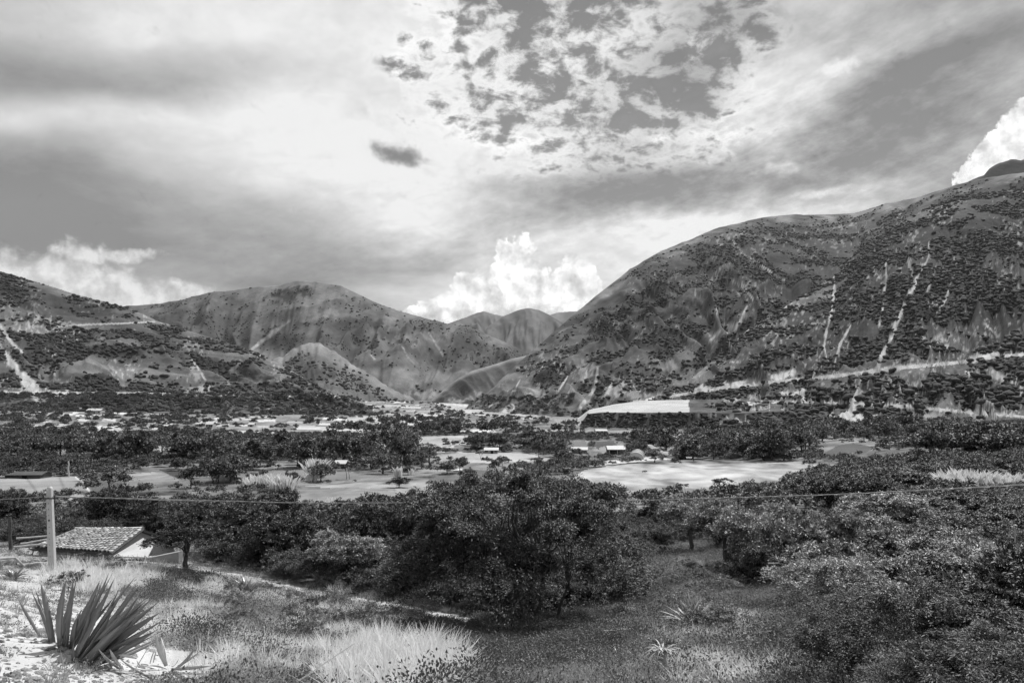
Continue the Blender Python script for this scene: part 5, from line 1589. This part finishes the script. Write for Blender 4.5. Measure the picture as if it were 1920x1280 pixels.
hut('shed', 42, 897, 64, 11, 4.5, 'long low dark adobe shed at the far edge of the left pale field', 'dark_wall', 'dark_wall', 0, .06)
hut('house', 1086, 850, 28, 11, 5, 'long shed with a sunlit white roof below the grey triangular plot', nwin=2, rz=-.12)
hut('house', 1158, 852, 34, 15, 6, 'building with a pale flat roof and posts under dark trees', 'dark_wall', nwin=0, openfront=True)
hut('house', 921, 850, 24, 10, 5, 'small white-roofed house in the hedge behind the umbrella tree')
hut('hut', 637, 878, 18, 14, 4, 'open hut with a white sloping roof on posts among dark trees', nwin=0, openfront=True)
hut('house', 175, 776, 26, 10, 7, 'pale farmhouse high on the left below the valley road')
hut('house', 392, 803, 12, 12, 6, 'small two-storey white house with a dark opening in the left middle distance')
hut('house', 168, 828, 30, 9, 6, 'pale sheet-roofed house just above the dark left grove')
hut('house', 310, 804, 9, 8, 5, 'tiny white cube house above the dark row of trees', nwin=0)
hut('house', 1128, 812, 20, 7, 6, 'small white-roofed house at the foot of the river terrace', nwin=1)
hut('shed', 858, 884, 10, 4, 3, 'tiny white shed on the grey plot behind the wide grey bush', nwin=0)
hut('house', 470, 800, 10, 7, 5, 'tiny white house right of the two-storey white house', nwin=0)
for i, (px, py, w, h, lb) in enumerate([(1192, 861, 28, 13, 'leftmost white plastic greenhouse behind the pale field'), (1230, 855, 34, 15, 'white plastic greenhouse tunnel in the middle of the row'), (1212, 846, 26, 10, 'white plastic greenhouse set back behind the others'), (1276, 860, 24, 9, 'rightmost low plastic greenhouse')]):
    l, _ = hit(px, py); k = l.y / FPX; W_, H_ = w * k / 2, h * k
    o = empty('greenhouse', tuple(l), .2 * (i - 1)); tag(o, lb, 'greenhouse')
    th_ = np.linspace(0, np.pi, 13)
    arc = lambda y: np.stack([np.cos(th_) * W_, np.full(13, y), np.sin(th_) * H_ * .96 + .02], -1)
    V_ = np.stack([arc(0), arc(4), arc(8), arc(12)]); link('cover', make_mesh('cover', V_, grid_faces(4, 13), M['film'], True), o)
    fv = np.concatenate([arc(.02), [[0, .02, 0]]]); link('end_panel', make_mesh('end_panel', fv, [[j, j + 1, 13, 13] for j in range(12)][0:0] or [[j, j + 1, j + 2, 13] for j in range(0, 11, 2)], M['film']), o)
    for y in (-.03, 3.9, 7.9):
        V2, F2 = tube(arc(y) * np.array([1.02, 1, 1.02]), np.full(13, .06), 4); link('hoop', make_mesh('hoop', V2, F2, M['timber']), o)

# ------------------------------------------------------------------ reeds
def reed_clump(px, py, wpx, hpx, n, label, seed):
    r = np.random.default_rng(seed + 900)
    l, _ = hit(px, py); k = l.y / FPX; W_, H_ = wpx * k / 2, hpx * k
    V, F = [], []
    for i in range(n):
        x, y = r.normal(0, W_ * .5), r.normal(0, min(W_, 2.5) * .4)
        x = np.clip(x, -W_, W_)
        H1 = H_ * r.uniform(.55, 1.05); ln = np.array([x / W_ * .22 + r.normal(0, .16), r.normal(0, .14)]) * H1
        b = 0.05 * H1 * r.uniform(.6, 1.3); a = r.uniform(0, np.pi); s = np.array([math.cos(a), math.sin(a), 0]) * b
        rows = []
        for t, ww in ((0, .6), (.4, 1), (.75, 1.1), (1, .1)):
            c = np.array([x + ln[0] * t ** 1.8, y + ln[1] * t ** 1.8, H1 * (t - .18 * t ** 3)]); rows += [c - s * ww, c + s * ww]
        k0 = len(V) * 8; V.append(rows); F += [[k0, k0 + 1, k0 + 3, k0 + 2], [k0 + 2, k0 + 3, k0 + 5, k0 + 4], [k0 + 4, k0 + 5, k0 + 7, k0 + 6]]
    g, _ = drop(l.x, l.y)
    o = link('reed_clump', make_mesh('reed_clump', np.array(V).reshape(-1, 3), F, M['reed'], True), None, (l.x, l.y, l.z - .1)); tag(o, label, 'reeds', 'pale reeds')


for i, (px, py, w, h, n, lb) in enumerate([
    (502, 916, 70, 34, 260, 'left half of the long pale reed bed in the left middle distance'), (530, 916, 46, 32, 160, 'right end of the long pale reed bed, beside the ball-shaped bush'), (468, 912, 30, 24, 60, 'thin left end of the long pale reed bed'),
    (592, 895, 30, 44, 140, 'tallest pale reed clump, beside the dark round bush'), (583, 902, 26, 22, 60, 'short reeds at the foot of the tallest reed clump'), (746, 893, 14, 24, 50, 'thin pale reeds left of the narrow grey bush'), (772, 891, 12, 18, 30, 'thin pale reeds right of the narrow grey bush'),
    (612, 952, 60, 22, 120, 'pale reeds at the near edge of the smooth field'), (660, 952, 50, 16, 60, 'short pale grass clump right of the smooth field corner'), (1812, 925, 90, 56, 420, 'big plumed reed clump above the power cable on the right'), (1770, 900, 40, 26, 80, 'small plumed reeds between the hedge and the big plumed clump'),
    (1890, 920, 90, 42, 320, 'plumed reed clump at the right edge'), (1846, 918, 50, 40, 140, 'plumed reeds joining the two large plumed clumps'), (448, 880, 36, 16, 60, 'low pale reeds under the dark row of trees')]):
    reed_clump(px, py, w, h, n, lb, i)

# ------------------------------------------------------------------ stones
st_mesh = [lump_mesh('stone%d' % i, 30 + i, 2, M['stone'], .28, .6) for i in range(4)]
sr = np.random.default_rng(15)


def stone(px, py, wpx, label, group=None, name='stone'):
    l, _ = hit(px, py)
    if l is None: return
    s = wpx / 2 * l.y / FPX
    o = link(name, st_mesh[int(sr.integers(4))], None, (l.x, l.y, l.z - s * .15), sr.uniform(0, 6.28), (s, s * sr.uniform(.7, 1), s * sr.uniform(.6, .9)))
    tag(o, label, 'stone', group)


for px, py, w, lb in [(1040, 1212, 20, 'pale boulder catching the light under the middle of the big tree'), (1116, 1232, 12, 'small pale block on the dark ground under the big tree'), (870, 1240, 16, 'pale flat stone in the dappled light left of the trunks'), (905, 1232, 12, 'small stone just right of the pale flat stone under the tree'),
                      (960, 1232, 22, 'long pale stone below the twin trunks'), (1206, 1262, 18, 'grey stone at the bottom right of the big tree\'s shade'), (172, 1258, 16, 'bright white stone in front of the withered agave'), (200, 1252, 26, 'brown-grey rounded rock at the base of the withered agave'),
                      (125, 1240, 22, 'flat stone at the foot of the large agave'), (88, 1202, 24, 'large pale stone left of the large agave\'s stem'), (1380, 1208, 10, 'small white stone in the pale clearing on the right'), (1332, 1208, 9, 'small stone left of the white stone in the clearing')]:
    stone(px, py, w, lb)
for i in range(46):
    x, y = sr.uniform(0, 300), sr.uniform(1115, 1275)
    if x > 60 + (y - 1110) * 1.6: continue
    stone(x, y, sr.uniform(8, 17), 'weathered grey stone lying loose on the gravel bank', 'loose stones on the gravel bank')
for i in range(16):
    stone(sr.uniform(840, 1200), sr.uniform(1200, 1275), sr.uniform(6, 13), 'dull stone lying in the shade under the big tree', 'stones under the big tree')


for px, py, h, w, lb in [(185, 1066, 26, 70, 'low leafy bush hiding the eave of the tiled roof'), (120, 1056, 18, 60, 'low leafy bush right of the concrete pole foot, under the roof edge'), (228, 1074, 24, 60, 'dark bush below the lean-to of the tiled house'), (128, 1108, 40, 60, 'leafy bush just right of the foot of the concrete pole'),
                          (60, 1040, 22, 70, 'low bush below the timber pile'), (584, 1148, 34, 34, 'small round black bush in the pale slope below the footpath')]:
    plant('shrub', 'low_bush', px, py, h, w, lb, cat='bush', sink=.05)

# ------------------------------------------------------------------ growth nobody could count
def grass_mesh(name, seed, n, h, spread, w, lean, material):
    r = np.random.default_rng(seed); V, F = [], []
    for i in range(n):
        a = r.uniform(0, 6.28); rad = spread * r.random() ** .7
        b = np.array([math.cos(a) * rad, math.sin(a) * rad, -.03]); H1 = h * r.uniform(.5, 1.1)
        dr = np.array([math.cos(a + r.normal(0, .8)), math.sin(a + r.normal(0, .8)), 0]) * lean * H1 * r.uniform(.2, 1.2)
        sa = r.uniform(0, np.pi); s = np.array([math.cos(sa), math.sin(sa), 0]) * w * r.uniform(.6, 1.2)
        p1 = b + dr * .3 + np.array([0, 0, H1 * .55]); p2 = b + dr + np.array([0, 0, H1 * r.uniform(.85, 1)])
        k = len(V); V += [b - s, b + s, p1 + s * .8, p1 - s * .8, p2 + s * .15, p2 - s * .15]
        F += [[k, k + 1, k + 2, k + 3], [k + 3, k + 2, k + 4, k + 5]]
    return make_mesh(name, V, F, material)


def weed_mesh(name, seed, n, h, spread, ln, wd, material):
    r = np.random.default_rng(seed)
    c = r.normal(size=(n, 3)) * np.array([spread, spread, h * .3]) * .6; c[:, 2] = np.abs(c[:, 2]) + r.random(n) * h * .6 * np.exp(-(np.hypot(c[:, 0], c[:, 1]) / spread) ** 2)
    d = c + r.normal(size=(n, 3)) * spread * .5
    V, F = leaves(c, d, r.normal(size=(n, 3)) * .5 + [0, 0, 1], ln, wd, r)
    return make_mesh(name, V, F, material)


G_straw = grass_mesh('straw_tuft', 1, 34, .60, .12, .0095, .55, M['straw'])
G_straw2 = grass_mesh('straw_short', 2, 34, .26, .14, .006, .8, M['straw'])
M['grass_grey'] = mat('grass_grey', .32, .6, .3, vary=.35, vscale=2, trans=.3)
sh_pale = make_mesh('shrub_pale', *crown(79, 1.6, 1.3, 1.2, .1, 50, 60, .13, .06, .28, lump=.4)[1], M['leaf_glossy'], False, {'lv': leaf_tone(50 * 60 * 4, 5, 60)})
G_grey = grass_mesh('grey_tuft', 3, 40, .30, .16, .005, .6, M['grass_grey'])
W_light = weed_mesh('weed_light', 4, 70, .28, .22, .045, .022, M['weed'])
W_dark = weed_mesh('weed_dark', 5, 80, .32, .26, .05, .026, M['weed_dark'])
W_clump = weed_mesh('weed_clump', 16, 260, .50, .40, .036, .018, M['weed_dark'])
W_broad = weed_mesh('weed_broad', 6, 60, .34, .26, .085, .055, M['weed_dark'])
W_pale = weed_mesh('weed_pale', 8, 60, .24, .22, .05, .024, mat('weed_pale', .50, .55, .3, vary=.3, vscale=3, trans=.3))
gravel_m = lump_mesh('gravel', 50, 1, M['stone'], .3, .6)


def spread_pts(n, y0, y1, seed, xpad=1.12):
    """even over the ground: points by world area between two distances"""
    r = np.random.default_rng(seed)
    y = np.sqrt(r.random(n) * (y1 ** 2 - y0 ** 2) + y0 ** 2)
    px = r.uniform(-470, 2380, n)
    x = (px - 960) / FPX * y
    j = np.clip(np.searchsorted(GV[3:, 400, 1], y) + 3, 4, GV.shape[0] - 1)
    i = np.clip(np.searchsorted(gu, px), 1, len(gu) - 1)
    ya, yb = GV[j - 1, i, 1], GV[j, i, 1]
    t = np.clip((y - ya) / (yb - ya + 1e-9), 0, 1)
    z = GV[j - 1, i, 2] * (1 - t) + GV[j, i, 2] * t
    p = np.stack([x, y, z], -1)
    a, b = proj(p)
    return p, a, b, r


def el(px, py, cx_, cy_, rx, ry):
    return sstep(1 - np.hypot((px - cx_) / rx, (py - cy_) / ry) + .45 * fbm(px / 35, py / 22, 3, 35), 0, .4)


def put(name, mesh, p, s, label, tilt=.2):
    s = s * (.62 if name in ('weeds', 'undergrowth', 'ground_cover') else 1)
    scatter(name, p, s, mesh, label, tilt=tilt)


p, a, b, r = spread_pts(118000, 5.5, 34, 1)
pdist, _ = poly_dist(a, b, PATH)
offpath = pdist > 7
gravel = np.maximum(el(a, b, 50, 1180, 260, 130), el(a, b, 100, 1270, 240, 60))
under = el(a, b, 960, 1205, 270, 75)
broad = el(a, b, 560, 1085, 280, 42)
rub = np.maximum(el(a, b, 330, 1252, 120, 40), el(a, b, 150, 1230, 130, 40))
lane = el(a, b, 1290, 1090, 140, 100)
clearing = el(a, b, 1360, 1220, 150, 80)
straw = np.maximum(el(a, b, 740, 1270, 170, 70), .75 * el(a, b, 200, 1085, 120, 34))
dry = el(a, b, 470, 1190, 300, 120)
pat = fbm(p[:, 0] * .45, p[:, 1] * .45, 4, 61)
R_ = r.random(len(p))
used = np.zeros(len(p), bool)


def take(cond):
    global used
    k = cond & ~used & offpath; used |= k
    return k


used |= (straw > .4) & (r.random(len(p)) < .55)
k = take((R_ < .9 * straw) & (r.random(len(p)) < .32)); put('dry_grass', G_straw, p[k], r.uniform(.6, 1.15, k.sum()), 'bright dry grass in tall tufts at the bottom of the view')
used |= (gravel > .35) & (r.random(len(p)) < .95)
used |= (rub > .3) & (r.random(len(p)) < .9)
used |= r.random(len(p)) < .12
pat2 = fbm(p[:, 0] * 1.1, p[:, 1] * .9, 3, 71)
used |= (pat2 < -.10) & (r.random(len(p)) < .8) & (under < .3)
k = take((pat2 > .14) & (r.random(len(p)) < .10) & (gravel < .2) & (straw < .3) & (under < .6)); put('weed_clumps', W_clump, p[k], r.uniform(.6, 1.5, k.sum()), 'knee-high dark weeds in clumps on the slope')
k = take((pat2 > .05) & (pat2 < .14) & (r.random(len(p)) < .05) & (gravel < .2) & (under < .1) & (lane < .1)); put('tall_grass', G_straw2, p[k], r.uniform(.5, 1.0, k.sum()), 'single tall tufts of dry grass on the slope')
k = take((dry > .3) & (pat > .03) & (R_ < .45)); put('dry_grass', G_straw2, p[k], r.uniform(.7, 1.5, k.sum()), 'short pale dry grass on the slope')
k = take((dry > .3) & (R_ < .62)); put('weeds', W_pale, p[k], r.uniform(.6, 1.3, k.sum()), 'pale weeds on the slope')
k = take((dry > .3) & (pat < .06) & (R_ < .82)); put('weeds', G_grey, p[k], r.uniform(.8, 1.7, k.sum()), 'grey wiry weeds on the slope')
k = take((dry > .3) & (pat < -.02)); put('weeds', W_dark, p[k], r.uniform(.7, 1.6, k.sum()), 'dark weeds among the dry grass')
k = take((broad > .3) & (R_ < .9)); put('ground_cover', W_broad, p[k], r.uniform(.7, 1.5, k.sum()), 'broad-leaved ground cover beyond the footpath')
k = take((under > .3) & (R_ < .6)); put('undergrowth', W_dark, p[k], r.uniform(.6, 1.5, k.sum()), 'dark undergrowth below the big tree')
k = take((clearing > .3) & (R_ < .5) & (pat > -.05)); put('dry_grass', G_straw2, p[k], r.uniform(.6, 1.3, k.sum()), 'dry grass in the clearing on the right')
k = take((R_ < .30)); put('weeds', G_grey, p[k], r.uniform(.8, 1.6, k.sum()), 'grey grass and weeds on the lower slope')
k = take((R_ < .62)); put('weeds', W_light, p[k], r.uniform(.7, 1.6, k.sum()), 'leafy weeds on the lower slope')
k = take((R_ < .85) & (under < .3)); put('weeds', W_dark, p[k], r.uniform(.7, 1.7, k.sum()), 'dark leafy weeds on the lower slope')

p, a, b, r = spread_pts(40000, 34, 62, 11)
k = (el(a, b, 1290, 1060, 170, 90) > .1) | (r.random(len(p)) < .25)
h = r.random(len(p)) < .5
put('weeds', W_dark, p[k & h], r.uniform(.9, 2.0, (k & h).sum()), 'dark weeds of the shaded lane')
put('weeds', W_light, p[k & ~h], r.uniform(.9, 2.0, (k & ~h).sum()), 'paler weeds of the shaded lane')

p, a, b, r = spread_pts(16000, 9, 40, 12)
pt_ = fbm(p[:, 0] * .6, p[:, 1] * .6, 3, 91)
open_ = np.maximum(el(a, b, 1310, 1140, 170, 150), .8 * el(a, b, 560, 1170, 240, 90)) * (poly_dist(a, b, PATH)[0] > 12)
k = (open_ > .2) & (pt_ > .03) & (r.random(len(p)) < .30)
h = r.random(len(p)) < .6
put('weed_clumps', W_clump, p[k & h], r.uniform(.4, 1.3, (k & h).sum()), 'dark leafy weeds in clumps over the clearing')
put('low_shrubs', sh_pale, p[k & ~h], r.uniform(.12, .36, (k & ~h).sum()), 'small pale-leaved shrubs over the clearing', .1)

# gravel on the bank
p, a, b, r = spread_pts(80000, 6, 20, 2)
k = (el(a, b, 60, 1190, 280, 120) > r.random(len(p))) & (r.random(len(p)) < .05)
put('gravel', st_mesh[0], p[k], .02 + .06 * r.random(k.sum()) ** 2, 'fist-sized stones strewn over the bank', .5)
g = np.maximum(el(a, b, 50, 1180, 260, 120), el(a, b, 100, 1270, 260, 60)) + .25 * el(a, b, 1360, 1240, 150, 60)
k = r.random(len(p)) < g * .8
put('gravel', gravel_m, p[k], .012 + .035 * r.random(k.sum()) ** 3, 'loose gravel and grit on the bank', .5)

# bushes between the slope and the first fields
sh = PLANT['shrub'][0]
p, a, b, r = spread_pts(13000, 26, 70, 3)
pdist, _ = poly_dist(a, b, PATH)
n1 = fbm(p[:, 0] * .12, p[:, 1] * .12, 3, 62)
keep = (pdist > 12) & (n1 > -.12) & (el(a, b, 1290, 1085, 120, 80) < .4) & ~((a > 40) & (a < 300) & (p[:, 1] < 41.5) & (b < 1090)) & (r.random(len(p)) < .8)
keep &= (r.random(len(p)) < .6) & ~((a < 360) & (p[:, 1] < 44)) 
far_side = ((a < -30) | (a > 1960)) & (p[:, 1] > 36)
keep &= ~((a > 300) & (a < 900) & (b > interp(PATH, a) - 6))
keep &= ~inside(a, b, FIELDS[5][0]) & ~inside(a, b, FIELDS[0][0])
h = keep & (r.random(len(p)) < .5)
put('low_thicket', sh, p[h], r.uniform(.25, .75, h.sum()), 'low leafy thicket below the orchard trees', .1)
shb = make_mesh('shrub_dark', *crown(77, 1.6, 1.3, 1.2, .1, 60, 70, .10, .055, .26, lump=.4)[1], M['leaf_dark'], False, {'lv': leaf_tone(60 * 70 * 4, 9)})
h = keep & ~h
put('low_thicket', shb, p[h], r.uniform(.25, .8, h.sum()), 'low dark thicket below the orchard trees', .1)

# sparse tussocks and small bushes over the open ground of the valley
hb = make_mesh('valley_bush', *crown(78, 1.5, 1.2, 1.2, .05, 26, 22, .28, .17, .4, lump=.4)[1], M['leaf_far'], False, {'lv': leaf_tone(26 * 22 * 4, 9)})
p, a, b, r = spread_pts(36000, 66, 420, 4)
fidp = np.zeros(len(p), bool)
for i, (pl, al, mo) in enumerate(FIELDS):
    fidp |= inside(a, b, pl) & (r.random(len(p)) > (.004 if mo < .6 or i == 0 else .03))
n1 = fbm(p[:, 0] * .03, p[:, 1] * .03, 4, 63)
k = ~fidp & (r.random(len(p)) < sstep(n1, -.12, .2) * .9 + .04)
put('valley_scrub', hb, p[k], r.uniform(.3, 1.25, k.sum()), 'scattered low scrub on the open ground of the valley', .05)

# ------------------------------------------------------------------ haze of the valley air
HV, HF = box_v(-9000, 9000, -120, 12500, -95, 2600)
hz = link('haze', make_mesh('haze', HV, HF))
hm_ = bpy.data.materials.new('haze_air'); hm_.use_nodes = True
N = NT(hm_.node_tree); N.n.clear()
pv_ = N.new('ShaderNodeVolumePrincipled')
pv_.inputs['Color'].default_value = (.9, .9, .9, 1); pv_.inputs['Density'].default_value = 1.5e-5; pv_.inputs['Anisotropy'].default_value = .3
ov_ = N.new('ShaderNodeOutputMaterial'); N.l.new(pv_.outputs[0], ov_.inputs['Volume'])
hz.data.materials.append(hm_); tag(hz, 'thin haze of the valley air', None, None, 'stuff')
